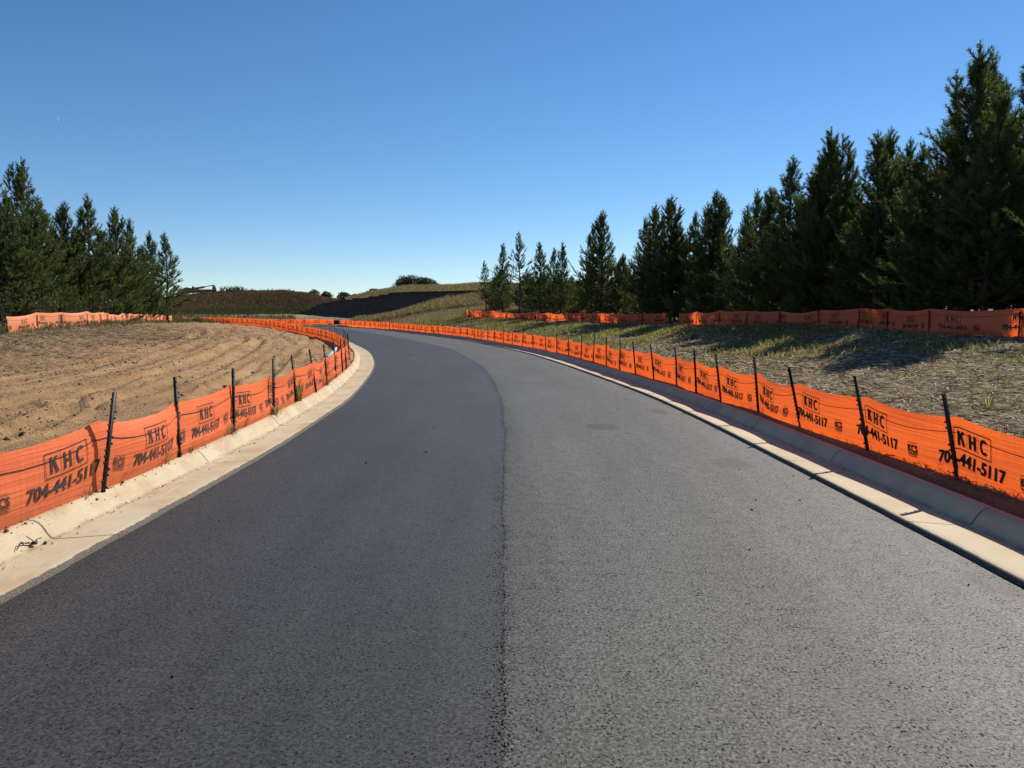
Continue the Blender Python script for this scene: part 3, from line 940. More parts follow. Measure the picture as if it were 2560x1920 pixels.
def fence(name, label, posts, side, h=0.63, sag=0.07, bulge=0.05, tpl=None, period=1.56, phase=0.0, lean=(), mat=None, ink=None, seed=0,
          cord=True, with_posts=True, slump=0.0, post_scale=1.0, both=True, cling=.5, group='orange fences'):
    """posts: feet in order; side = -1 when the printed face looks to the right hand of the direction of travel"""
    mat = mat or M_FAB; ink = ink or M_INK
    r = np.random.default_rng(seed + 5)
    P = np.array(posts, float)
    sp = arclen(P)
    # plan curve: straight from post to post, softened
    step = 0.07
    n = int(sp[-1] / step) + 1
    s = np.linspace(0, sp[-1], n)
    B = np.stack([np.interp(s, sp, P[:, k]) for k in range(3)], 1)
    T = np.stack([np.gradient(B[:, 0]), np.gradient(B[:, 1])], 1)
    for _ in range(6):
        T[1:-1] = (T[:-2] + 2 * T[1:-1] + T[2:]) / 4
    T /= np.linalg.norm(T, axis=1)[:, None] + 1e-9
    N = np.stack([T[:, 1], -T[:, 0]], 1) * (1 if side < 0 else -1)       # towards the printed face
    bay = np.clip(np.searchsorted(sp, s, side='right') - 1, 0, len(sp) - 2)
    t = (s - sp[bay]) / (sp[bay + 1] - sp[bay])
    arch = 4 * t * (1 - t)
    bs = r.uniform(.45, 1.5, len(sp)); bb = r.uniform(-.35, 1.2, len(sp)); hp = r.normal(0, .012, len(sp) + 1)
    Hf = h + hp[bay] * (1 - t) + hp[bay + 1] * t - sag * bs[bay] * arch + .012 * vnoise(s * 2.1, s * 0, seed) - slump * np.maximum(0, vnoise(s * .35, s * 0, seed + 3)) * 1.6
    lx = np.zeros(len(P)); ly = np.zeros(len(P))
    for i in range(len(P)):
        if i < len(lean):
            lx[i], ly[i] = lean[i]
        else:
            lx[i], ly[i] = r.normal(0, .035), r.normal(0, .02)
    LX = np.interp(s, sp, lx); LY = np.interp(s, sp, ly)
    rows = 13
    fr = np.linspace(0, 1, rows)
    def surf(si, v, off=0.0):
        """v = height above the foot"""
        g = lambda A: np.interp(si, s, A)
        hh = g(Hf); f = np.clip(v / hh, 0, 1.05)
        prof = np.sin(np.clip(f, 0, 1) * math.pi) ** .7
        b_ = bulge * np.interp(si, s, bb[bay] * arch) * (0.35 + .65 * prof)
        b_ = b_ + .05 * vnoise(si * .9, f * 1.4, seed + 1) * (.3 + prof) + .003 * vnoise(si * .5, f * 9, seed + 2)
        b_ = b_ + bulge * .9 * np.exp(-((v - .09) / .06) ** 2) * (vnoise(si * .8, 0 * si, seed + 7) + .25)
        o = b_ - .03 + off
        return np.stack([g(B[:, 0]) + g(N[:, 0]) * o + g(LX) * v * cling, g(B[:, 1]) + g(N[:, 1]) * o + g(LY) * v * cling, g(B[:, 2]) + v - .012], -1)
    S, FR = np.meshgrid(s, fr, indexing='ij')
    Vv = FR * Hf[:, None]
    V = surf(S.ravel(), Vv.ravel())
    V[FR.ravel() == 0, 2] -= .10
    idx = np.arange(n * rows).reshape(n, rows)
    F = np.stack([idx[:-1, :-1], idx[1:, :-1], idx[1:, 1:], idx[:-1, 1:]], -1).reshape(-1, 4)
    root = empty(name, P[0]); org = np.array(P[0])
    UV = np.stack([S.ravel(), Vv.ravel()], -1)
    fab = link('fabric', fast_mesh('fabric', V - org, F, [mat], uv=UV, smooth=True), root)
    if tpl is not None:
        c = phase - period
        jobs = []
        while c < sp[-1] + .2:
            jobs += [('logo_print', c, tpl[0]), ('phone_number', c, tpl[1]), ('maker_stamp', c, tpl[2])]
            c += period
        for kind, c, (tv, tt) in jobs:
            u = tv[:, 0] if side < 0 else -tv[:, 0]
            si = c + u
            ok = (si > .02) & (si < sp[-1] - .02)
            keep = ok[tt].all(1)
            if keep.any():
                hh = np.interp(np.clip(si, 0, sp[-1]), s, Hf)
                v = tv[:, 1] / .63 * h + (hh - h)
                TT = tt[keep]
                used, inv = np.unique(TT, return_inverse=True)
                A = surf(si[used], v[used], .0065) - org
                f = inv.reshape(TT.shape)
                if both:
                    Bk = surf(si[used], v[used], -.0065) - org
                    A2 = np.vstack([A, Bk]); f = np.vstack([f, f[:, ::-1] + len(A)])
                else:
                    A2 = A
                link(kind, fast_mesh(kind, A2, f, [ink]), fab)
    if cord:
        q = s[::3]
        mb = MB(); hh = np.interp(q, s, Hf)
        mb.tube(surf(q, hh - .135 - .02 * np.interp(q, s, arch), .007) - org, .0035, 4)
        link('cord', mb.mesh('cord', [M_CORD]), root)
    if with_posts:
        for i, p in enumerate(P):
            k = int(np.argmin(abs(s - sp[i])))
            o = link('post', POST_ME, root)
            nn = N[k]
            o.location = (p[0] + nn[0] * .012 - org[0], p[1] + nn[1] * .012 - org[1], p[2] - org[2])
            ang = math.atan2(nn[1], nn[0]) + math.pi / 2
            M = Matrix.Rotation(math.atan(lx[i]), 4, 'Y') @ Matrix.Rotation(-math.atan(ly[i]), 4, 'X') @ Matrix.Rotation(ang + r.normal(0, .25), 4, 'Z')
            o.rotation_euler = M.to_euler()
            o.scale = (1, 1, post_scale * r.uniform(.97, 1.04))
    tag(root, label, 'silt fence', group)
    return root

fence('silt_fence', 'long bright orange printed fence along the right kerb, lit from behind by the sun', POSTS_R, 1, tpl=TPL_5117, phase=1.64, lean=LEAN_R, seed=1, bulge=.045, sag=.065, period=1.63)
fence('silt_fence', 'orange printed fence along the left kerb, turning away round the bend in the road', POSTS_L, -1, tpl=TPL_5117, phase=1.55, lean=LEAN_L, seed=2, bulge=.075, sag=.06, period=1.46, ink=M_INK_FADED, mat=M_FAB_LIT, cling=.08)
pts = [at_depth(439, 807, 81.5), at_depth(460, 806, 81), at_depth(484, 806, 80)]
fence('silt_fence', 'short orange fence piece under the weedy mound, left of a black soil gap', [np.array([p[0], p[1], p[2]]) for p in pts], -1, h=.56, tpl=TPL_5117, seed=3, phase=.5, post_scale=.8)
pts = spline([(-21.4, 92.9, zr(93) + .22), (-25, 93.9, .66), (-31, 94.3, .72), (-37, 94.5, .78)], 1.9)
fence('silt_fence', 'far orange fence across the end of the road in front of the dark wall', pts, -1, tpl=TPL_5117, seed=4, phase=.9)
pts = resample(spline(FIELD_LINE, .5), 2.4)
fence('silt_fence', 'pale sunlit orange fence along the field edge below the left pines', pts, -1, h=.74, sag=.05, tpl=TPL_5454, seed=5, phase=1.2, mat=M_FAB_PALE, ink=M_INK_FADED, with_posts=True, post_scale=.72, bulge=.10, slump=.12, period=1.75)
pts = resample(spline(TREE_NEAR, .5), 2.6)
fence('silt_fence', 'shaded orange fence under the tall right pines, nearer than the dark gap', pts, 1, h=.74, sag=.07, tpl=TPL_5454, seed=6, phase=.8, bulge=.10, slump=.16, post_scale=.75, period=1.9)
pts = resample(spline(TREE_FAR, .5), 2.6)
fence('silt_fence', 'sagging orange fence under the right pines, beyond the dark gap', pts, 1, h=.68, sag=.08, tpl=TPL_5454, seed=7, phase=.8, bulge=.12, slump=.20, post_scale=.75, period=1.9)
for o in bpy.data.objects:
    if o.name.startswith('silt_fence'):
        o['group'] = 'orange printed fences around the site'

# ------------------------------------------------------------------ pines
GREENS = np.array([[.055, .086, .018], [.090, .130, .024], [.135, .158, .030], [.062, .100, .028]])

def make_pine(seed, h=8.0, width=1.5, start=.14, leaders=1, whorl=.36, per=5, droop=.1, dens=1.0, dead=6, needle=.15, nw=.021):
    r = np.random.default_rng(seed)
    wood = MB(); shoots = []
    nz = 12
    zz = np.linspace(-.25, h * .97, nz)
    sway = np.cumsum(r.normal(0, .03, (nz, 2)), axis=0); sway -= sway[0]
    TP = np.column_stack([sway, zz])
    wood.tube(TP, np.interp(zz, [0, h * .5, h], [.105, .06, .012]) * (h / 8) ** .8, 7)
    tx = lambda z: np.array([np.interp(z, zz, TP[:, 0]), np.interp(z, zz, TP[:, 1]), z])
    tipk = lambda z_: float(np.interp(z_ / h, [.55, 1.0], [1.0, .42]))
    def shoot(p, d, L, fat=1.0):
        shoots.append((p, d / (np.linalg.norm(d) + 1e-9), L, fat))
    def branch(p, az, el, L, rad, curve):
        n = 6
        pts = [p]; e = el; a = az
        for k in range(n):
            e += curve / n; a += r.normal(0, .08)
            pts.append(pts[-1] + L / n * np.array([math.cos(a) * math.cos(e), math.sin(a) * math.cos(e), math.sin(e)]))
        pts = np.array(pts)
        wood.tube(pts, np.linspace(rad, rad * .3, len(pts)), 4, cap=False)
        ax = pts[-1] - pts[-2]
        shoot(pts[-1] - ax * .5, ax + np.array([0, 0, .35 * np.linalg.norm(ax)]), max(.34, L * .32) * r.uniform(.9, 1.5) * tipk(pts[-1][2]) ** .5, 1.0)
        m = int(max(4, L / .17 * dens))
        for k in range(m):
            f = r.uniform(.22, .98)
            q = f * n; i = int(q); pp = pts[i] * (1 - q + i) + pts[i + 1] * (q - i)
            dd = pts[i + 1] - pts[i]; dd = dd / np.linalg.norm(dd)
            sd = np.cross(dd, [0, 0, 1.0]); sd /= np.linalg.norm(sd) + 1e-9
            ang = r.uniform(0, 2 * math.pi)
            up = np.cross(sd, dd)
            off = sd * math.cos(ang) + up * math.sin(ang) * .7
            d = dd * r.uniform(.5, 1.0) + off * r.uniform(.5, 1.0) + np.array([0, 0, r.uniform(.1, .75)])
            sl_ = r.uniform(.28, .72) * (0.7 + .5 * (1 - f)) * min(1.2, .6 + L * .4) * tipk(pp[2])
            shoot(pp, d, sl_)
    z = h * start
    while z < h * .93:
        f = (z / h - start) / (1 - start)
        prof = (math.sin(min(1, f * 2.6 + .45) * math.pi / 2)) * (1 - f) ** .88 * 1.22
        a0 = r.uniform(0, 6.28)
        k = per if f < .8 else max(3, per - 1)
        for j in range(k):
            L = width * prof * (r.uniform(.55, 1.2) + (.45 if r.uniform() < .14 else 0)) + .12
            el = np.interp(f, [0, .4, .8, 1], [-.08 - droop, .22, .72, 1.12]) + r.normal(0, .1)
            branch(tx(z + r.uniform(-.12, .12)), a0 + j * 6.283 / k + r.normal(0, .25), el, L, .012 + .016 * L, np.interp(f, [0, 1], [.55, .45]))
        z += whorl * (1 - .25 * f)
    top = tx(h * .93)
    for j in range(leaders):
        d = np.array([r.normal(0, .05), r.normal(0, .05), 1.0])
        L = .10 * h * r.uniform(.85, 1.2)
        base = top.copy()
        if j:
            a = r.uniform(0, 6.28); q = r.uniform(.10, .26)
            base = tx(h * r.uniform(.74, .85)); tip = base + np.array([math.cos(a) * q * h * .3, math.sin(a) * q * h * .3, h * r.uniform(.05, .10)])
            wood.tube([base, (base + tip) / 2 + [0, 0, -.06], tip], [.02, .016, .012], 4, cap=False)
            shoot(base, tip - base, np.linalg.norm(tip - base), .9); base = tip
            L = h * r.uniform(.08, .14)
        wood.tube([base, base + d * L], [.012, .004], 4, cap=False)
        shoot(base, d, L, .8)
        for w in (.0, .38, .68):
            for q in range(4 if w < .5 else 3):
                a = r.uniform(0, 6.28)
                shoot(base + d * L * w, np.array([math.cos(a) * .75, math.sin(a) * .75, 1.0]), L * (.62 - .45 * w) * r.uniform(.7, 1.2), .85)
    for j in range(dead):                              # bare dead limbs low on the trunk
        zq = r.uniform(.03, start + .08) * h; a = r.uniform(0, 6.28); L = r.uniform(.4, 1.1)
        p = tx(zq); d = np.array([math.cos(a), math.sin(a), r.uniform(-.3, .3)])
        wood.tube([p, p + d * L * .5, p + d * L + [0, 0, r.uniform(-.2, .1)]], [.012, .009, .004], 4, cap=False)
    # needles
    P0 = np.array([s_[0] for s_ in shoots]); D = np.array([s_[1] for s_ in shoots]); L = np.array([s_[2] for s_ in shoots]); fat = np.array([s_[3] for s_ in shoots])
    cnt = np.maximum(12, (L * 165 * dens).astype(int))
    I = np.repeat(np.arange(len(L)), cnt)
    nn = len(I)
    f = r.uniform(0.0, 1, nn)
    bend = np.array([0, 0, .10])                        # shoots turn up at the tip
    base = P0[I] + D[I] * (L[I] * f)[:, None] + bend * (L[I] * f * f)[:, None]
    ref = np.where(np.abs(D[I, 2:3]) < .9, np.array([[0, 0, 1.0]]), np.array([[1.0, 0, 0]]))
    A = np.cross(D[I], ref); A /= np.linalg.norm(A, axis=1)[:, None]
    Bv = np.cross(D[I], A)
    w = r.uniform(0, 6.283, nn)
    rad = A * np.cos(w)[:, None] + Bv * np.sin(w)[:, None]
    fw = r.uniform(.55, 1.25, nn)
    nd = D[I] * fw[:, None] + rad * r.uniform(.55, 1.0, nn)[:, None]
    nd /= np.linalg.norm(nd, axis=1)[:, None]
    nl = needle * r.uniform(.7, 1.2, nn) * fat[I]
    sdv = np.cross(nd, r.normal(0, 1, (nn, 3))); sdv /= np.linalg.norm(sdv, axis=1)[:, None] + 1e-9
    ww = nw * r.uniform(.7, 1.2, nn) / 2
    a = base - sdv * ww[:, None]; b = base + sdv * ww[:, None]; c = base + nd * nl[:, None]
    V = np.stack([a, b, c], 1).reshape(-1, 3)
    T = np.arange(nn * 3).reshape(-1, 3)
    g = GREENS[r.integers(0, len(GREENS), len(L))] * r.uniform(.75, 1.25, (len(L), 1))
    brown = r.uniform(0, 1, len(L)) < .03
    g[brown] = [.09, .06, .03]
    cc = np.repeat(g[I], 3, axis=0)
    return wood.mesh('trunk', [M_BARK], True), fast_mesh('crown', V, T, [M_NEEDLE], col=cc)

PINE_KINDS = {
    'broad': make_pine(101, width=1.7, leaders=4, start=.05, per=6, dens=1.05),
    'narrow': make_pine(102, width=1.2, leaders=1, start=.07, per=5),
    'leggy': make_pine(103, width=1.15, leaders=1, start=.33, per=4, whorl=.42, dens=.9, dead=8),
    'twin': make_pine(104, width=1.45, leaders=3, start=.08, per=5),
    'open': make_pine(105, width=1.4, leaders=2, start=.13, per=5, whorl=.44, dead=10),
    'bushy': make_pine(106, h=5.5, width=1.5, leaders=2, start=.06, per=6, dens=1.1, dead=2),
}
PINE_H = {k: (5.5 if k == 'bushy' else 8.0) for k in PINE_KINDS}

def pine(kind, px, py, y, label, group, wide=1.0, rot=None):
    top = at_depth(px, py, y)
    zb = H_at(top[0], top[1])
    zb = zb if top[1] < 110 else 3
    h = (top[2] - zb) * 1.0
    k = h / (PINE_H[kind] * 1.045)
    root = empty('pine_tree', (top[0], top[1], zb))
    root.rotation_euler = (0, 0, random.uniform(0, 6.28) if rot is None else rot)
    kw = k * wide * (1.0 if k < 1.15 else (1.15 / k) ** .3)
    root.scale = (kw, kw, k)
    w, c = PINE_KINDS[kind]
    link('trunk', w, root); link('crown', c, root)
    tag(root, label, 'pine tree', group)
    return root

GR = 'pines behind the right orange fence'
GL = 'pines behind the pale left orange fence'
RIGHT = [  # px of the tip, py of the tip, distance, kind, width, label
    (2445, 112, 25, 'broad', 1.12, 'tallest pine, with long pale leader shoots, above the near right fence'),
    (2494, 128, 27, 'twin', 1.0, 'tall pine whose thin leader stands just right of the tallest pine'),
    (2580, 150, 25.5, 'open', 1.15, 'tall pine cut by the right picture edge'),
    (2311, 352, 26, 'open', 1.15, 'pine with branches reaching left below the tallest pine'),
    (2272, 337, 30, 'narrow', .9, 'slender pine tip just left of the tallest pine'),
    (2222, 321, 31, 'broad', 1.0, 'broad round-shouldered pine, third main crown from the right'),
    (2133, 364, 33, 'narrow', 1.0, 'narrow pine tip left of the broad round-shouldered pine'),
    (2087, 357, 34.5, 'twin', .95, 'pine with an open feathery tip between two narrow tips'),
    (2049, 384, 33, 'narrow', 1.0, 'narrow pine tip left of the open feathery one'),
    (1978, 381, 36, 'narrow', 1.25, 'sharp conical pine with a free-standing pointed top on the right'),
    (1923, 465, 38, 'bushy', 1.0, 'lower bushy pine under the left side of the sharp conical pine'),
    (1866, 520, 42, 'narrow', .95, 'small pine tip in the dip beside the sky gap'),
    (1807, 485, 45, 'broad', .95, 'dense dark pine with many small tips, right of the middle gap'),
    (1766, 507, 46, 'twin', .95, 'second tip left of the dense dark pine'),
    (1735, 523, 49, 'narrow', 1.05, 'pine at the left flank of the dense dark group'),
    (1690, 552, 50, 'bushy', 1.0, 'low round pine tip above the pale bush'),
    (1641, 510, 51, 'broad', 1.05, 'tall dense pine with many leaders above the gap in the tree fence'),
    (1609, 541, 53, 'twin', .95, 'pine joined to the left of the many-leadered pine'),
    (1560, 632, 56, 'bushy', .8, 'short ragged pine between two tall dense pines'),
    (1504, 525, 57, 'broad', 1.0, 'broad dense pine standing clear against the sky in mid row'),
    (1480, 558, 59, 'twin', .9, 'shorter tip on the left side of the clear-standing broad pine'),
    (1403, 604, 63, 'twin', .95, 'soft open pine tip left of the broad mid-row pine'),
    (1386, 618, 65, 'open', 1.0, 'faint lower pine beside the soft open tip'),
    (1351, 600, 66, 'narrow', 1.1, 'pine right of the leggy bare-stemmed pine'),
    (1298, 578, 68, 'leggy', 1.05, 'leggy pine with bare lower stem and layered branches at the row end'),
    (1256, 606, 71, 'open', 1.0, 'thin open pine left of the leggy one'),
    (1214, 650, 73, 'leggy', 1.1, 'last small pine at the left end of the right row'),
    (1236, 690, 75, 'bushy', .75, 'low bushy pine at the feet of the last small pine'),
    (1330, 690, 72, 'bushy', .9, 'low bushy pine behind the foot of the leggy pine'),
    (1430, 690, 66, 'bushy', 1.0, 'low bushy pine beneath the soft open tip'),
]
for px, py, y, kind, w, lab in RIGHT:
    pine(kind, px, py, y, lab, GR, w)
for i in range(34):                                        # the rows behind, seen only as dark filling
    f = i / 33.0
    px = 2600 - f * 1300 + random.uniform(-25, 25)
    y = np.interp(px, [1250, 1500, 2000, 2600], [80, 68, 46, 33]) + random.uniform(0, 6) + (5 if i % 2 else 0)
    py = np.interp(px, [1250, 1300, 1500, 1700, 1880, 2000, 2150, 2400, 2600], [720, 690, 640, 620, 600, 500, 460, 400, 330]) + random.uniform(-10, 60)
    pine(random.choice(['broad', 'twin', 'narrow', 'open', 'bushy']), px, py, y, 'dark shaded pine filling the rows behind the front right pines', 'pines in the rows behind the front right pines', random.uniform(1.0, 1.3))
for i, (x, y) in enumerate([(15.5, 18.5), (15.0, 15.0), (17.5, 21.5), (18.6, 17.6), (17.5, 25.0), (20.5, 21.5), (21, 26), (16.6, 28.5), (19.5, 30), (14.6, 23.2), (16.0, 31.5), (14.2, 29.6), (13.8, 33.0), (12.6, 40), (15.0, 37), (11.8, 45), (10.4, 50)]):  # pines added to shade the tree fence, many out of view
    h = random.uniform(6.5, 8.5)
    px = 1280 + F_PX * x / y; py = 789 - (H_at(x, y) + h - CAM_H) / y * F_PX
    pine(['broad', 'twin', 'broad', 'narrow'][i % 4], px, py, y, 'added shade pine in the thick of the right stand', 'shade pines added in the thick of the right stand', 1.2)
for i in range(30):                                        # low growth closing the view between the trunks
    f = i / 29.0
    px = 2590 - f * 1330 + random.uniform(-20, 20)
    y = np.interp(px, [1250, 1500, 2000, 2600], [78, 64, 43, 29]) + random.uniform(0, 5)
    hgt = random.uniform(2.6, 4.2)
    x = (px - 1280) / F_PX * y
    py = 789 - (H_at(x, y) + hgt - CAM_H) / y * F_PX
    pine('bushy', px, py, y, 'low shaded young pine among the right trunks', 'low young pines among the right trunks', random.uniform(1.3, 1.7))
LEFT = [
    (48, 395, 41, 'broad', .95, 'tallest left pine, with three leaders, at the picture edge'),
    (4, 470, 39, 'twin', 1.1, 'pine cut by the left picture edge'),
    (101, 484, 43, 'narrow', 1.15, 'pine tip at the right flank of the three-leadered pine'),
    (156, 502, 46, 'broad', .95, 'lighter green soft pine between two sharper tips on the left'),
    (212, 484, 47, 'twin', 1.15, 'pine with an open forked tip in the middle of the left group'),
    (287, 514, 51, 'broad', .95, 'full pine with a double tip, third from the right of the left group'),
    (318, 540, 54, 'narrow', 1.0, 'pine close behind the double-tipped left pine'),
    (352, 610, 58, 'bushy', .9, 'low pine in the notch before the last left pines'),
    (374, 577, 61, 'twin', 1.0, 'second last pine of the left group, slim and upright'),
    (409, 580, 64, 'open', 1.15, 'last pine of the left group, with a branch reaching right over the mound'),
]
for px, py, y, kind, w, lab in LEFT:
    pine(kind, px, py, y, lab, GL, w)
for px, py, y, kind in ((70, 520, 50, 'twin'), (130, 560, 53, 'broad'), (185, 560, 55, 'twin'), (250, 570, 58, 'broad'), (5, 560, 47, 'broad'), (330, 640, 64, 'bushy'), (30, 600, 54, 'bushy'), (285, 620, 62, 'open'), (-40, 420, 42, 'broad'), (-90, 400, 44, 'twin')):
    pine(kind, px, py, y, 'pine deeper in the left group, seen between the front stems', 'pines deeper in the left group', 1.1)

for i in range(14):
    px = -40 + i * 31 + random.uniform(-12, 12)
    y = np.interp(px, [0, 160, 260, 300, 400, 437], [44, 45, 50, 56, 69, 76]) + random.uniform(0, 4)
    x = (px - 1280) / F_PX * y
    py = 789 - (H_at(x, y) + random.uniform(2.6, 4.0) - CAM_H) / y * F_PX
    pine('bushy', px, py, y, 'low young pine among the left trunks', 'low young pines among the left trunks', 1.4)

# ------------------------------------------------------------------ broadleaf trees beyond the hill, and shrubs
def leaf_cloud(r, centres, radii, per, size, cols):
    V = []; K = []
    for c, R in zip(centres, radii):
        n = int(per * R * R)
        d = r.normal(0, 1, (n, 3)); d /= np.linalg.norm(d, axis=1)[:, None]
        p = c + d * (R * r.uniform(.55, 1.05, n) ** .6)[:, None] * np.array([1, 1, .8])
        nrm = d + r.normal(0, .7, (n, 3)); nrm /= np.linalg.norm(nrm, axis=1)[:, None]
        a = np.cross(nrm, r.normal(0, 1, (n, 3))); a /= np.linalg.norm(a, axis=1)[:, None] + 1e-9
        b = np.cross(nrm, a)
        s_ = size * r.uniform(.6, 1.3, n)[:, None]
        V.append(np.stack([p - a * s_, p - b * s_ * .55, p + a * s_, p + b * s_ * .55], 1))
        K.append(np.repeat(cols[r.integers(0, len(cols), n)] * r.uniform(.7, 1.3, (n, 1)), 4, axis=0))
    V = np.concatenate(V).reshape(-1, 3)
    return V, np.arange(len(V)).reshape(-1, 4), np.concatenate(K)

LEAFC = np.array([[.050, .065, .022], [.036, .055, .018], [.07, .075, .03]])
def broadleaf(seed, px0, px1, pytop, y, base_z, label):
    r = np.random.default_rng(seed)
    a = at_depth(px0, pytop, y); b = at_depth(px1, pytop, y)
    cx = (a[0] + b[0]) / 2; R = (b[0] - a[0]) / 2 * 1.22; top = a[2] + .5
    hgt = top - base_z
    root = empty('broadleaf_tree', (cx, y, base_z))
    mb = MB()
    mb.tube([[0, 0, -.3], [0.1, 0, hgt * .3], [0.05, .1, hgt * .6]], [.3, .24, .12], 7)
    cs = []; rs = []
    for k in range(26):
        d = r.normal(0, 1, 3); d /= np.linalg.norm(d); d[2] = abs(d[2]) * 1.0 - .25
        q = np.array([d[0] * R * .74, d[1] * R * .74, hgt * .52 + d[2] * hgt * .36])
        cs.append(q); rs.append(R * r.uniform(.22, .34))
        if k < 10:
            mb.tube([[0.05, .05, hgt * .35], q * [.5, .5, .8], q], [.09, .06, .02], 4, cap=False)
    link('trunk', mb.mesh('trunk', [M_BARK], True), root)
    V, F, K = leaf_cloud(r, cs, rs, 230, .15, LEAFC)
    link('crown', fast_mesh('crown', V, F, [M_LEAF], col=K), root)
    tag(root, label, 'tree', 'leafy trees on the far skyline')
broadleaf(201, 984, 1094, 690, 150, 3.2, 'round domed leafy tree alone on the skyline behind the tan grass')
broadleaf(202, 914, 968, 719, 165, 3.0, 'small leafy tree left of the domed skyline tree')
broadleaf(203, 842, 876, 728, 170, 3.0, 'dark low leafy crown in the dip between mound and wall')
broadleaf(204, 870, 906, 734, 172, 3.0, 'lower leafy crown right of the dark one in the skyline dip')
broadleaf(205, 765, 806, 723, 160, 3.0, 'leafy crown peeping over the right end of the weedy mound')
broadleaf(206, 800, 832, 727, 162, 3.0, 'leafy crown where the mound drops to the skyline dip')

def make_shrub(seed, dense=1.0, cols=LEAFC):
    r = np.random.default_rng(seed)
    mb = MB(); cs = []; rs = []
    for k in range(9):
        a = r.uniform(0, 6.28); q = np.array([math.cos(a) * r.uniform(.1, .7), math.sin(a) * r.uniform(.1, .7), r.uniform(.5, 1.7)])
        mb.tube([[0, 0, -.05], q * [.4, .4, .6], q], [.016, .011, .004], 4, cap=False)
        cs.append(q); rs.append(r.uniform(.25, .5))
    V, F, K = leaf_cloud(r, cs, rs, 420 * dense, .045, cols)
    return mb.mesh('stems', [M_BARK]), fast_mesh('foliage', V, F, [M_LEAF], col=K)
SHRUBS = [make_shrub(301), make_shrub(302, .5, np.array([[.10, .10, .045], [.13, .115, .06], [.06, .07, .03]])), make_shrub(303, .8)]

def shrub(k, x, y, s, label, group=None, z=None):
    root = empty('shrub', (x, y, H_at(x, y) if z is None else z))
    root.scale = (s, s, s * random.uniform(.85, 1.1)); root.rotation_euler = (0, 0, random.uniform(0, 6.28))
    link('stems', SHRUBS[k][0], root); link('foliage', SHRUBS[k][1], root)
    tag(root, label, 'shrub', group)

p = at_depth(1655, 690, 49); shrub(1, p[0], p[1], 1.9, 'pale glinting bush hanging against the dark pines above the fence gap', z=H_at(p[0], p[1]) + .3)
p = at_depth(5, 780, 33.0); shrub(0, p[0], p[1], .95, 'green bush at the left picture edge in front of the pale fence end')
p = at_depth(1678, 800, 44.6); shrub(0, p[0], p[1], .95, 'dark bush filling the gap between the two tree fences')
for i in range(26):
    px = 2560 - i * 52
    y = np.interp(px, [1150, 1300, 1520, 1690, 1780, 2141, 2348, 2560], [77, 68, 56, 49, 42, 32, 26, 23.5]) + random.uniform(.6, 3)
    x = (px - 1280) / F_PX * y
    shrub(random.choice([0, 2]), x, y, random.uniform(.8, 1.35), 'dark shaded undergrowth shrub among the right pine trunks', 'undergrowth among the right pines')
for i in range(13):
    px = 10 + i * 34
    y = np.interp(px, [0, 160, 260, 300, 400, 437], [37.5, 37.5, 43, 51, 64, 71]) + random.uniform(.5, 3)
    x = (px - 1280) / F_PX * y
    shrub(random.choice([0, 1, 1, 2]), x, y, random.uniform(.7, 1.1), 'brownish undergrowth shrub among the left pine trunks', 'undergrowth among the left pines')

# ------------------------------------------------------------------ ground cover
def blades(name, X, Y, Z, hgt, wid, cols, lean, mat, label, cat, seed=0, flat=False):
    r = np.random.default_rng(seed)
    n = len(X)
    a = r.uniform(0, 6.283, n)
    side = np.stack([np.cos(a), np.sin(a), 0 * a], -1)
    la = r.uniform(0, 6.283, n); lm = r.uniform(0, 1, n) * lean
    P = np.stack([X, Y, Z], -1)
    hh = hgt * r.uniform(.45, 1.35, n); w = wid * r.uniform(.7, 1.3, n)
    if flat:
        d = np.stack([np.cos(a), np.sin(a), r.normal(0, .16, n)], -1)
        sd = np.stack([-np.sin(a), np.cos(a), r.normal(0, .5, n)], -1)
        P[:, 2] += r.uniform(0.004, .045, n)
        V = np.stack([P - d * (hh / 2)[:, None] - sd * (w / 2)[:, None], P + d * (hh / 2)[:, None] - sd * (w / 2)[:, None],
                      P + d * (hh / 2)[:, None] + sd * (w / 2)[:, None], P - d * (hh / 2)[:, None] + sd * (w / 2)[:, None]], 1)
    else:
        ld = np.stack([np.cos(la) * lm, np.sin(la) * lm, 1 - .35 * lm], -1)
        tip = P + ld * hh[:, None]
        midp = P + ld * (hh * .5)[:, None] * np.array([.7, .7, 1.12])
        P[:, 2] -= .02
        V = np.stack([P - side * (w / 2)[:, None], P + side * (w / 2)[:, None], midp + side * (w * .4)[:, None], tip], 1)
    V = V.reshape(-1, 3)
    c = cols[r.integers(0, len(cols), n)] * r.uniform(.65, 1.3, (n, 1))
    me = fast_mesh(name, V, np.arange(len(V)).reshape(-1, 4), [mat], col=np.repeat(c, 4, axis=0))
    return stuff(link(name, me), label, cat)

def scatter_bank(n, seed, ymax=75, power=1.6):
    r = np.random.default_rng(seed)
    y = 5 + (ymax - 5) * r.uniform(0, 1, n) ** power
    s_ = np.interp(y, BR[:, 1][:95], BR[:, 0][:95])
    wmax = np.interp(y, [5, 20, 30, 43, 56, 75], [10, 9.5, 9.8, 8.5, 7.2, 5.5])
    x = s_ + .2 + r.uniform(0, 1, n) * wmax
    z, zone, d, al = terrain(x, y)
    ok = (zone == 2) & (d > .25)
    return x[ok], y[ok], z[ok], d[ok]

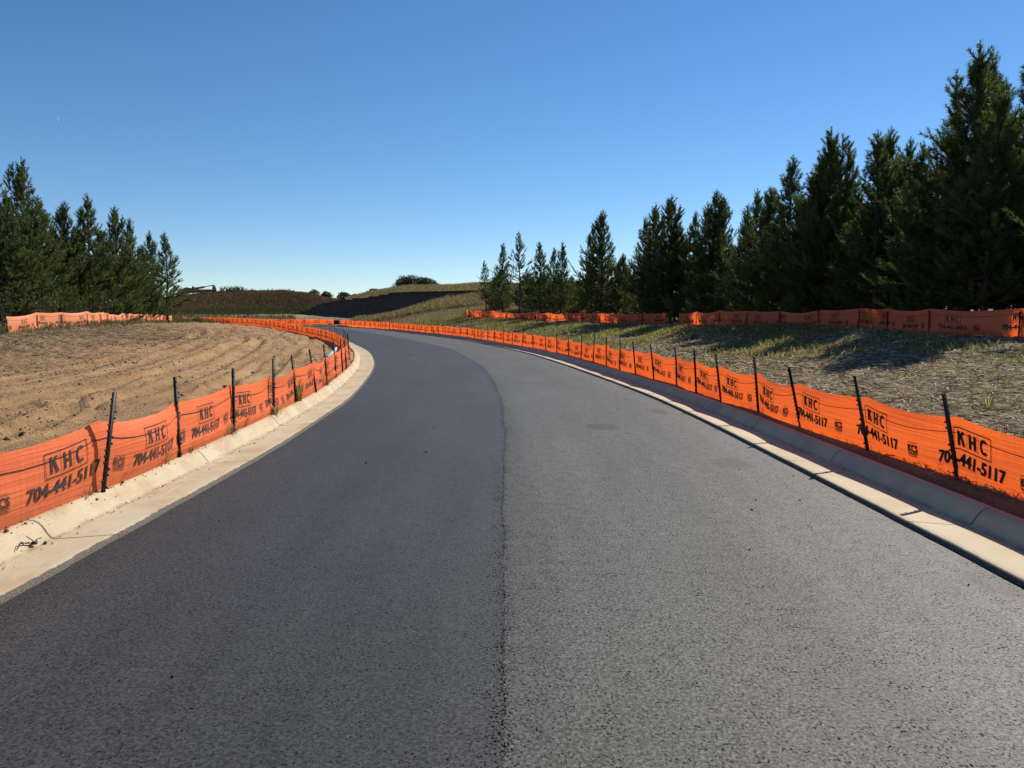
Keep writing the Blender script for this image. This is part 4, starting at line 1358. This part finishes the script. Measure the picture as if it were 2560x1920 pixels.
STRAWC = np.array([[.54, .44, .28], [.40, .31, .19], [.66, .57, .41], [.22, .165, .10], [.12, .09, .055]])
x, y, z, d = scatter_bank(130000, 401, 66)
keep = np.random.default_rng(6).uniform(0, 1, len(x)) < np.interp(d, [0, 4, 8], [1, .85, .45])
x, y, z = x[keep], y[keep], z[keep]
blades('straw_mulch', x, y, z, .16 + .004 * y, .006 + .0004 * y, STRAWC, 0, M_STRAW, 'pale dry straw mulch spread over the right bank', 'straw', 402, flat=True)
GRASSC = np.array([[.15, .17, .035], [.22, .22, .055], [.31, .27, .10], [.10, .13, .03], [.38, .31, .16]])
x, y, z, d = scatter_bank(110000, 403, 74, 1.25)
pn = fbm(x * .28, y * .16, 91, 3) + .35 * sstep(30, 48, y) - .34 * sstep(24, 12, y) + .22 * sstep(5.0, 8.2, d)
ok = pn + np.random.default_rng(5).normal(0, .12, len(x)) > .27
blades('grass', x[ok], y[ok], z[ok], .15 + .0012 * y[ok], .009 + .0004 * y[ok], GRASSC, .7, M_BLADE, 'short green and yellowing grass on the right bank', 'grass', 404)

# tall dry grass on the slope below the wall and over the wall, weeds on the mound
r_ = np.random.default_rng(405)
n = 130000
y = r_.uniform(60, 104, n); x = r_.uniform(-20, 8, n)
z, zone, d, al = terrain(x, y)
wl, _ = poly_dist(x, y, spline(WALL_LINE, 1.0))
ok = (zone == 2) & (d > .6) & (wl < -.2) & (y > 58)
DRYC = np.array([[.26, .195, .095], [.33, .25, .13], [.20, .16, .075], [.17, .16, .06]])
hgt = np.where(wl > -9, .50, .2) * (1 + .5 * vnoise(x * .4, y * .4, 3))
blades('dry_grass', x[ok], y[ok], z[ok], hgt[ok], .020, DRYC, .7, M_BLADE, 'tan dry grass on the slope below the block wall', 'grass', 406)

def scatter_hill(n, seed, b0, b1, v0, v1):
    r = np.random.default_rng(seed)
    m = HILL.shape[0] - 1; nb = HILL.shape[1] - 1
    fb = (r.uniform(b0, b1, n) - HILL_B[0]) / (HILL_B[-1] - HILL_B[0]) * nb
    fv = r.uniform(v0, v1, n) * m
    i = np.clip(fv.astype(int), 0, m - 1); j = np.clip(fb.astype(int), 0, nb - 1)
    u = (fv - i)[:, None]; w = (fb - j)[:, None]
    P = (HILL[i, j] * (1 - u) + HILL[i + 1, j] * u) * (1 - w) + (HILL[i, j + 1] * (1 - u) + HILL[i + 1, j + 1] * u) * w
    return P, fv / m
P, fv = scatter_hill(70000, 407, -.214, .12, .02, 1.0)
blades('dry_grass', P[:, 0], P[:, 1], P[:, 2], .45, .024, DRYC, .6, M_BLADE, 'tan dry grass over the top of the block wall', 'grass', 408)
WEEDC = np.array([[.060, .058, .022], [.085, .070, .034], [.095, .060, .045], [.05, .06, .02], [.075, .047, .036], [.13, .11, .07]])
P, fv = scatter_hill(110000, 409, -.60, -.222, 0.0, 1.0)
low = fv < .33
WG = np.array([[.075, .085, .028], [.10, .10, .04], [.06, .075, .022]])
blades('mound_weeds', P[~low][:, 0], P[~low][:, 1], P[~low][:, 2], .24, .04, WEEDC * np.array([1.4, 1.12, 1.1]), 1.2, M_BLADE, 'brown and dark green weeds covering the mound', 'weeds', 410)
blades('mound_weeds', P[low][:, 0], P[low][:, 1], P[low][:, 2], .5, .035, WG * .95, .7, M_BLADE, 'greener tall weeds along the foot of the mound', 'weeds', 411)
P, fv = scatter_hill(420, 412, -.47, -.28, .93, 1.0)
blades('tall_weeds', P[:, 0], P[:, 1], P[:, 2], .55, .014, WG, .6, M_BLADE, 'thin tall weeds standing on the mound skyline', 'weeds', 413)
P, fv = scatter_hill(200, 414, -.375, -.345, .93, 1.0)
blades('tall_weeds', P[:, 0], P[:, 1], P[:, 2], .9, .016, WG, .9, M_BLADE, 'feathery weed clump on the mound skyline right of the bucket', 'weeds', 415)
# rough weeds in front of the mound and around the field edge fence
r_ = np.random.default_rng(416)
n = 9000
Q = spline(FIELD_LINE, .5); i = r_.integers(0, len(Q), n)
x = Q[i, 0] + r_.normal(-.5, .8, n); y = Q[i, 1] + r_.normal(.2, .8, n)
z = terrain(x, y)[0]
blades('field_edge_weeds', x, y, z, .28, .012, np.vstack([WG, DRYC * .8]), .7, M_BLADE, 'thin weeds and dead stalks along the field edge fence', 'weeds', 417)
n = 16000
y = r_.uniform(70, 104, n); x = -16 - (y - 60) * .3 - r_.uniform(0, 26, n)
z, zone, d, al = terrain(x, y)
ok = (zone > 0) & (d > 1.0)
blades('rough_weeds', x[ok], y[ok], z[ok], .5, .04, WG, .5, M_BLADE, 'rough green weeds between the far fences and the mound', 'weeds', 418)
# mulch and stalks on the left of the field
n = 90000
r_ = np.random.default_rng(419)
x = r_.uniform(-27, -6, n); y = 7 + 33 * r_.uniform(0, 1, n) ** .9
z, zone, d, al = terrain(x, y)
ok = (zone == 1) & (d + 3 * vnoise(x * .25, y * .25, 71) > 6.8 + r_.normal(0, 1.2, n))
blades('straw_litter', x[ok], y[ok], z[ok], .15, .009, STRAWC * .5, 0, M_STRAW, 'trampled straw litter on the rough left part of the field', 'straw', 420, flat=True)

def clods(name, X, Y, Z, size, mat, label, cat, seed):
    r = np.random.default_rng(seed); n = len(X)
    base = np.array([[1, 0, 0], [-1, 0, 0], [0, 1, 0], [0, -1, 0], [0, 0, 1], [0, 0, -1]], float)
    T = np.array([[0, 2, 4], [2, 1, 4], [1, 3, 4], [3, 0, 4], [2, 0, 5], [1, 2, 5], [3, 1, 5], [0, 3, 5]])
    s_ = size * r.lognormal(0, .45, n)
    V = base[None] * r.uniform(.5, 1.2, (n, 6, 1)) + r.normal(0, .18, (n, 6, 3))
    V = V * s_[:, None, None] * np.array([1, 1, .75]) + np.stack([X, Y, Z + s_ * .25], -1)[:, None]
    F = (T[None] + (np.arange(n) * 6)[:, None, None]).reshape(-1, 3)
    return stuff(link(name, fast_mesh(name, V.reshape(-1, 3), F, [mat])), label, cat)
r_ = np.random.default_rng(430)
n = 60000
x = r_.uniform(-27, -3.7, n); y = 4.5 + 45 * r_.uniform(0, 1, n) ** 1.1
z, zone, d, al = terrain(x, y)
ok = (zone == 1) & (r_.uniform(0, 1, n) < .15 + .85 * sstep(.05, .3, fbm(x * .3, y * .3, 95, 3) + .04 * d - .1))
clods('soil_clods', x[ok], y[ok], z[ok], .016, M_DIRT, 'small clay clods scattered over the bare field', 'soil', 431)
# crumbs of asphalt on the road and grit in the gutter
n = 420
i = r_.integers(20, 230, n); f = r_.uniform(.05, .97, n) ** .6
side = r_.uniform(0, 1, n) < .62
a = np.where(side[:, None], SEAM[i] * (1 - f[:, None]) + LIP_R[i] * f[:, None], SEAM[i] * (1 - f[:, None]) + LIP_L[i] * f[:, None])
clods('asphalt_crumbs', a[:, 0], a[:, 1], zr(a[:, 1]) + .002, .0075, M_BLACK, 'loose black asphalt crumbs on the new road', 'crumbs', 432)
n = 520
i = r_.integers(25, 130, n); P = resample(LIP_L, .2); nn_ = normals2d(P); i = r_.integers(55, 190, n)
o = np.clip(r_.normal(.47, .05, n), .12, .51)
a = P[i] + nn_[i] * o[:, None] + r_.normal(0, .05, (n, 2))
clods('gutter_grit', a[:, 0], a[:, 1], zr(a[:, 1]) + .004, .006, M_DIRT, 'dark grit washed along the left gutter', 'grit', 433)

n = 260
i = np.concatenate([r_.normal(c, 1.6, n // 5) for c in (68, 73, 78, 82, 90)]).astype(int); i = np.clip(i, 58, 150)
o = np.clip(r_.normal(.66, .04, len(i)), .56, .73)
a = P[i] + nn_[i] * o[:, None] + r_.normal(0, .04, (len(i), 2)) * np.array([0.2, 1])
clods('clay_lumps', a[:, 0], a[:, 1], zr(a[:, 1]) + np.interp(o, [.557, .58, .606, .64, .73], [.062, .094, .12, .135, .137]), .008, plain('red_clay', (.22, .09, .04), .95), 'red clay lumps washed over the top of the left kerb', 'clay', 434)

# ------------------------------------------------------------------ weeds at the fence feet
def make_weed(seed, n, h, w, cols, lean):
    r = np.random.default_rng(seed)
    V = []; K = []
    for k in range(n):
        a = r.uniform(0, 6.28); L = h * r.uniform(.5, 1.15); ln = lean * r.uniform(.3, 1.1)
        sd = np.array([-math.sin(a), math.cos(a), 0]) * w * r.uniform(.7, 1.2) / 2
        d = np.array([math.cos(a), math.sin(a), 0])
        b0 = d * r.uniform(0, .05)
        pts = [b0 + d * ln * L * t ** 1.8 + np.array([0, 0, L * (t - .35 * ln * t * t)]) for t in (0, .35, .7, 1)]
        for q in range(3):
            w0 = 1 - .15 * q; w1 = (1 - .15 * (q + 1)) if q < 2 else .1
            V += [pts[q] - sd * w0, pts[q] + sd * w0, pts[q + 1] + sd * w1, pts[q + 1] - sd * w1]
        K += [cols[r.integers(0, len(cols))] * r.uniform(.7, 1.3)] * 12
    V = np.array(V)
    return fast_mesh('weed', V, np.arange(len(V)).reshape(-1, 4), [M_BLADE], col=np.array(K))
YG = np.array([[.22, .24, .03], [.16, .20, .03], [.32, .26, .06]])
DG = np.array([[.28, .20, .09], [.22, .13, .06], [.12, .13, .03], [.34, .25, .13]])
RD = np.array([[.16, .05, .03], [.20, .10, .04], [.14, .13, .03]])
W_TALL = make_weed(501, 26, .42, .014, YG, .35); W_DRY = make_weed(502, 30, .16, .007, DG, 1.1); W_RED = make_weed(503, 24, .26, .009, RD, .8); W_BLACK = make_weed(504, 30, .42, .012, GRASSC, .55)
GW = 'weeds at the feet of the roadside fences'
def weed(me, px, py, s, label, off=.135, d=0.0):
    p = on_road(px, py, off)
    o = link('weed_clump', me, None, (p[0] + d, p[1], p[2])); o.scale = (s, s, s); o.rotation_euler = (0, 0, random.uniform(0, 6.28))
    tag(o, label, 'weed', GW)
weed(W_DRY, 222, 1240, .8, 'small dry weed just left of the nearest left post foot')
weed(W_DRY, 306, 1201, .9, 'small yellow weed just right of the nearest left post foot')
weed(W_DRY, 408, 1159, 1.4, 'matted dry weeds just before the second left post')
weed(W_RED, 478, 1130, .6, 'dark spindly weed just past the second left post')
weed(W_DRY, 578, 1085, 1.5, 'yellow-brown weed clump at the third left post foot')
weed(W_RED, 606, 1068, 1.3, 'reddish spiky weed past the third left post')
weed(W_DRY, 690, 1036, 1.6, 'dry weed clump at the fourth left post foot')
weed(W_TALL, 748, 1003, 1.05, 'tall yellow-green weed standing by the fifth left post')
weed(W_RED, 816, 964, 1.3, 'low brown weed where the left kerb starts to bend')
weed(W_BLACK, 1793, 990, 1.0, 'weed behind the right fence, its shadow showing through beside a post', .10, .28)
weed(W_BLACK, 1866, 1014, .8, 'weed behind the right fence showing as a shadow low on the cloth', .10, .24)
weed(W_BLACK, 1695, 957, .8, 'weed behind the right fence, farthest of those showing through', .10, .24)
for i, (px, py, y, s, lab) in enumerate([(2470, 1000, 10.6, 1.3, 'green leafy weed on the bank at the right picture edge'), (2240, 905, 14.5, 1.0, 'green grass tuft in the sunlit straw on the bank'), (2130, 890, 17.5, 1.5, 'bright grass patch in the tree shade on the bank')]):
    x = ray(px, py)[0] * y
    for k in range(1):
        o = link('weed_clump', W_BLACK, None, (x, y, H_at(x, y) - .02)); o.scale = (s * .8, s * .8, s * .55)
        tag(o, lab, 'weed', 'grass tufts on the right bank')

# bent black wire on the left gutter
def bent_wire():
    pw = [p[0] for p in KERB_PROFILE[1:-1]]; ph = [p[1] for p in KERB_PROFILE[1:-1]]
    def g(px, py, lift):
        off = 0.0
        for _ in range(12):                                # drop the point on the kerb's own surface
            p = on_road(px, py, off + lift)
            i = int(np.argmin(((LIP_L - p[:2]) ** 2).sum(1)))
            off = .5 * off + .5 * float(np.interp(np.linalg.norm(LIP_L[i] - p[:2]), pw, ph))
        return p
    hub = (86, 1357, .02)
    base = g(*hub)
    root = empty('bent_wire', base)
    px = [[hub, (80, 1350, .03), (66, 1341, .015)], [hub, (66, 1359, .015), (52, 1355, .035), (41, 1376, .006)], [hub, (72, 1364, .006), (60, 1363, .005), (53, 1356, .03)],
          [hub, (94, 1347, .03), (104, 1344, .03)], [hub, (90, 1350, .025), (93, 1347, .03)], [hub, (90, 1361, .006)]]
    mb = MB()
    for L in px:
        mb.tube(np.array([g(*q) for q in L]) - base, .0036, 5)
    mb.box((0, 0, 0), (.03, .03, .02))
    link('wire', mb.mesh('wire', [M_BLACK]), root)
    tag(root, 'bent black wire lying at a joint of the left gutter, near the camera', 'wire')
bent_wire()

# pale blue pipe behind the left fence
def blue_pipe():
    a = np.array([-5.85, 24.3, H_at(-5.85, 24.3) + .12]); b = np.array([-6.75, 29.6, H_at(-6.75, 29.6) + .14])
    root = empty('plastic_pipe', a)
    mb = MB(); d = b - a
    mb.tube([d * 0, d * .9, d * .91, d * 1.0], [.06, .06, .085, .085], 14)
    link('pipe_barrel', mb.mesh('pipe_barrel', [M_BLUE], True), root)
    tag(root, 'pale blue plastic pipe lying on the soil behind the left fence bend', 'pipe')
blue_pipe()

# drain inlet in the gap of the far fence
def inlet():
    c = at_depth(842, 810, 93.5)
    root = empty('drain_inlet', (c[0], c[1], c[2]))
    mb = MB(); mb.tube([[-.75, 0, .1], [-.4, 0, .2], [0, 0, .23], [.4, 0, .2], [.75, 0, .1]], [.16, .24, .26, .24, .16], 8)
    link('filter_sock', mb.mesh('filter_sock', [M_BLACK], True), root)
    mb = MB()
    for k in range(-1, 3):
        mb.box((k * .32 - .1, .35, .45), (.16, .14, .22))
    link('block_course', mb.mesh('block_course', [M_PALE]), root)
    tag(root, 'black filter sock at a drain inlet in the gap of the far fence', 'drain inlet')
inlet()
def wattle():
    c = at_depth(496, 806, 80)
    mb = MB()
    P = np.array([[-1.0, 0, .02], [-.6, .1, .16], [-.1, 0, .24], [.4, -.05, .22], [.9, 0, .10]])
    mb.tube(P, [.1, .2, .26, .24, .14], 9)
    o = link('soil_wattle', mb.mesh('soil_wattle', [M_BLACK], True), None, (c[0], c[1], c[2]))
    tag(o, 'black soil wattle heaped in the gap of the fence below the mound', 'wattle')
wattle()

# ------------------------------------------------------------------ excavator behind the mound: arm, cylinder and bucket show
def excavator():
    Y = 122.5
    A = lambda px, py, dy=0: at_depth(px, py, Y + dy)
    base = A(470, 760)
    root = empty('excavator', (base[0], base[1], base[2] - 1.0)); org = np.array(root.location)
    def beam(pts, wid, hts, name, mat):
        P = np.array([A(*p) for p in pts]); mb = MB(); V = []; F = []
        T = np.gradient(P, axis=0); T /= np.linalg.norm(T, axis=1)[:, None]
        for p, t, h in zip(P, T, hts):
            up = np.array([-t[2], 0, t[0]]); up = up if up[2] > 0 else -up
            for sx, sy in ((-1, -1), (1, -1), (1, 1), (-1, 1)):
                V.append(p + np.array([0, sx * wid / 2, 0]) + up * sy * h / 2 - org)
        n = len(P)
        for i in range(n - 1):
            for j in range(4):
                F.append([i * 4 + j, i * 4 + (j + 1) % 4, (i + 1) * 4 + (j + 1) % 4, (i + 1) * 4 + j])
        F += [[3, 2, 1, 0], [(n - 1) * 4 + j for j in range(4)]]
        mb.add(V, F)
        return link(name, mb.mesh(name, [mat]), root)
    beam([(442, 739), (452, 731), (468, 726), (482, 725.5)], .5, [.45, .8, 1.0, .6], 'boom', M_RUST)
    beam([(480, 724), (496, 727.5), (520, 727), (531, 726)], .42, [1.1, .55, .45, .32], 'arm', M_RUST)
    mb = MB(); mb.tube(np.array([A(483, 722.5), A(512, 717)]) - org, .17, 8)
    cyl = link('cylinder', mb.mesh('cylinder', [M_RUST], True), root)
    mb = MB(); mb.tube(np.array([A(512, 717), A(532, 713.2)]) - org, .07, 8)
    link('piston_rod', mb.mesh('piston_rod', [M_CHROME], True), cyl)
    mb = MB(); mb.tube(np.array([A(469, 723, -.3), A(472, 721, -.3), A(478, 720.6, -.3), A(483, 722, -.3)]) - org, .05, 6)
    link('hose', mb.mesh('hose', [M_BLACK], True), root)
    # bucket: closed curved shell
    prof = [(531.5, 712.5), (535, 712), (538.5, 714.5), (540.5, 719), (541, 724), (541.5, 730), (534, 733), (528, 730), (530, 725), (532.5, 719)]
    mb = MB(); V = []; F = []
    for dy in (-.6, .6):
        for a in prof:
            V.append(A(a[0], a[1], dy) - org)
    k = len(prof)
    for i in range(k):
        F.append([i, (i + 1) % k, k + (i + 1) % k, k + i])
    for o_ in (0, k):
        for i in range(1, k // 2):
            q = [o_ + (i - 1), o_ + i, o_ + k - 1 - i, o_ + k - i if i > 1 else o_ + k - 1]
            F.append(q if o_ else q[::-1])
    mb.add(V, F)
    link('bucket', mb.mesh('bucket', [M_RUST]), root)
    tag(root, 'rusty orange excavator arm and bucket showing over the mound top', 'excavator')
excavator()

# ------------------------------------------------------------------ faint day moon
def moon():
    c = at_depth(141, 299, 3000.0)
    R = 10.5
    V = []; F = []; n = 18
    for i in range(n + 1):
        a = math.radians(-55 + 150 * i / n)
        w = 3.2 * math.sin(math.pi * i / n) + .2
        for rr, dy in ((R, 0), (R - w, 0), (R - w / 2, 2.0)):
            V.append([rr * math.cos(a), dy, rr * math.sin(a)])
    for i in range(n):
        for j in range(3):
            F.append([i * 3 + j, i * 3 + (j + 1) % 3, i * 3 + 3 + (j + 1) % 3, i * 3 + 3 + j])
    N = NT('moonlight'); e = N.n("ShaderNodeEmission"); e.inputs[0].default_value = (.17, .33, .68, 1); e.inputs[1].default_value = 1.0
    N.l(e.outputs[0], N.out.inputs[0])
    o = link('moon', fast_mesh('moon', V, F, [N.m]), None, tuple(c))
    tag(o, 'faint thin crescent of the day moon in the upper left sky', 'moon')
moon()
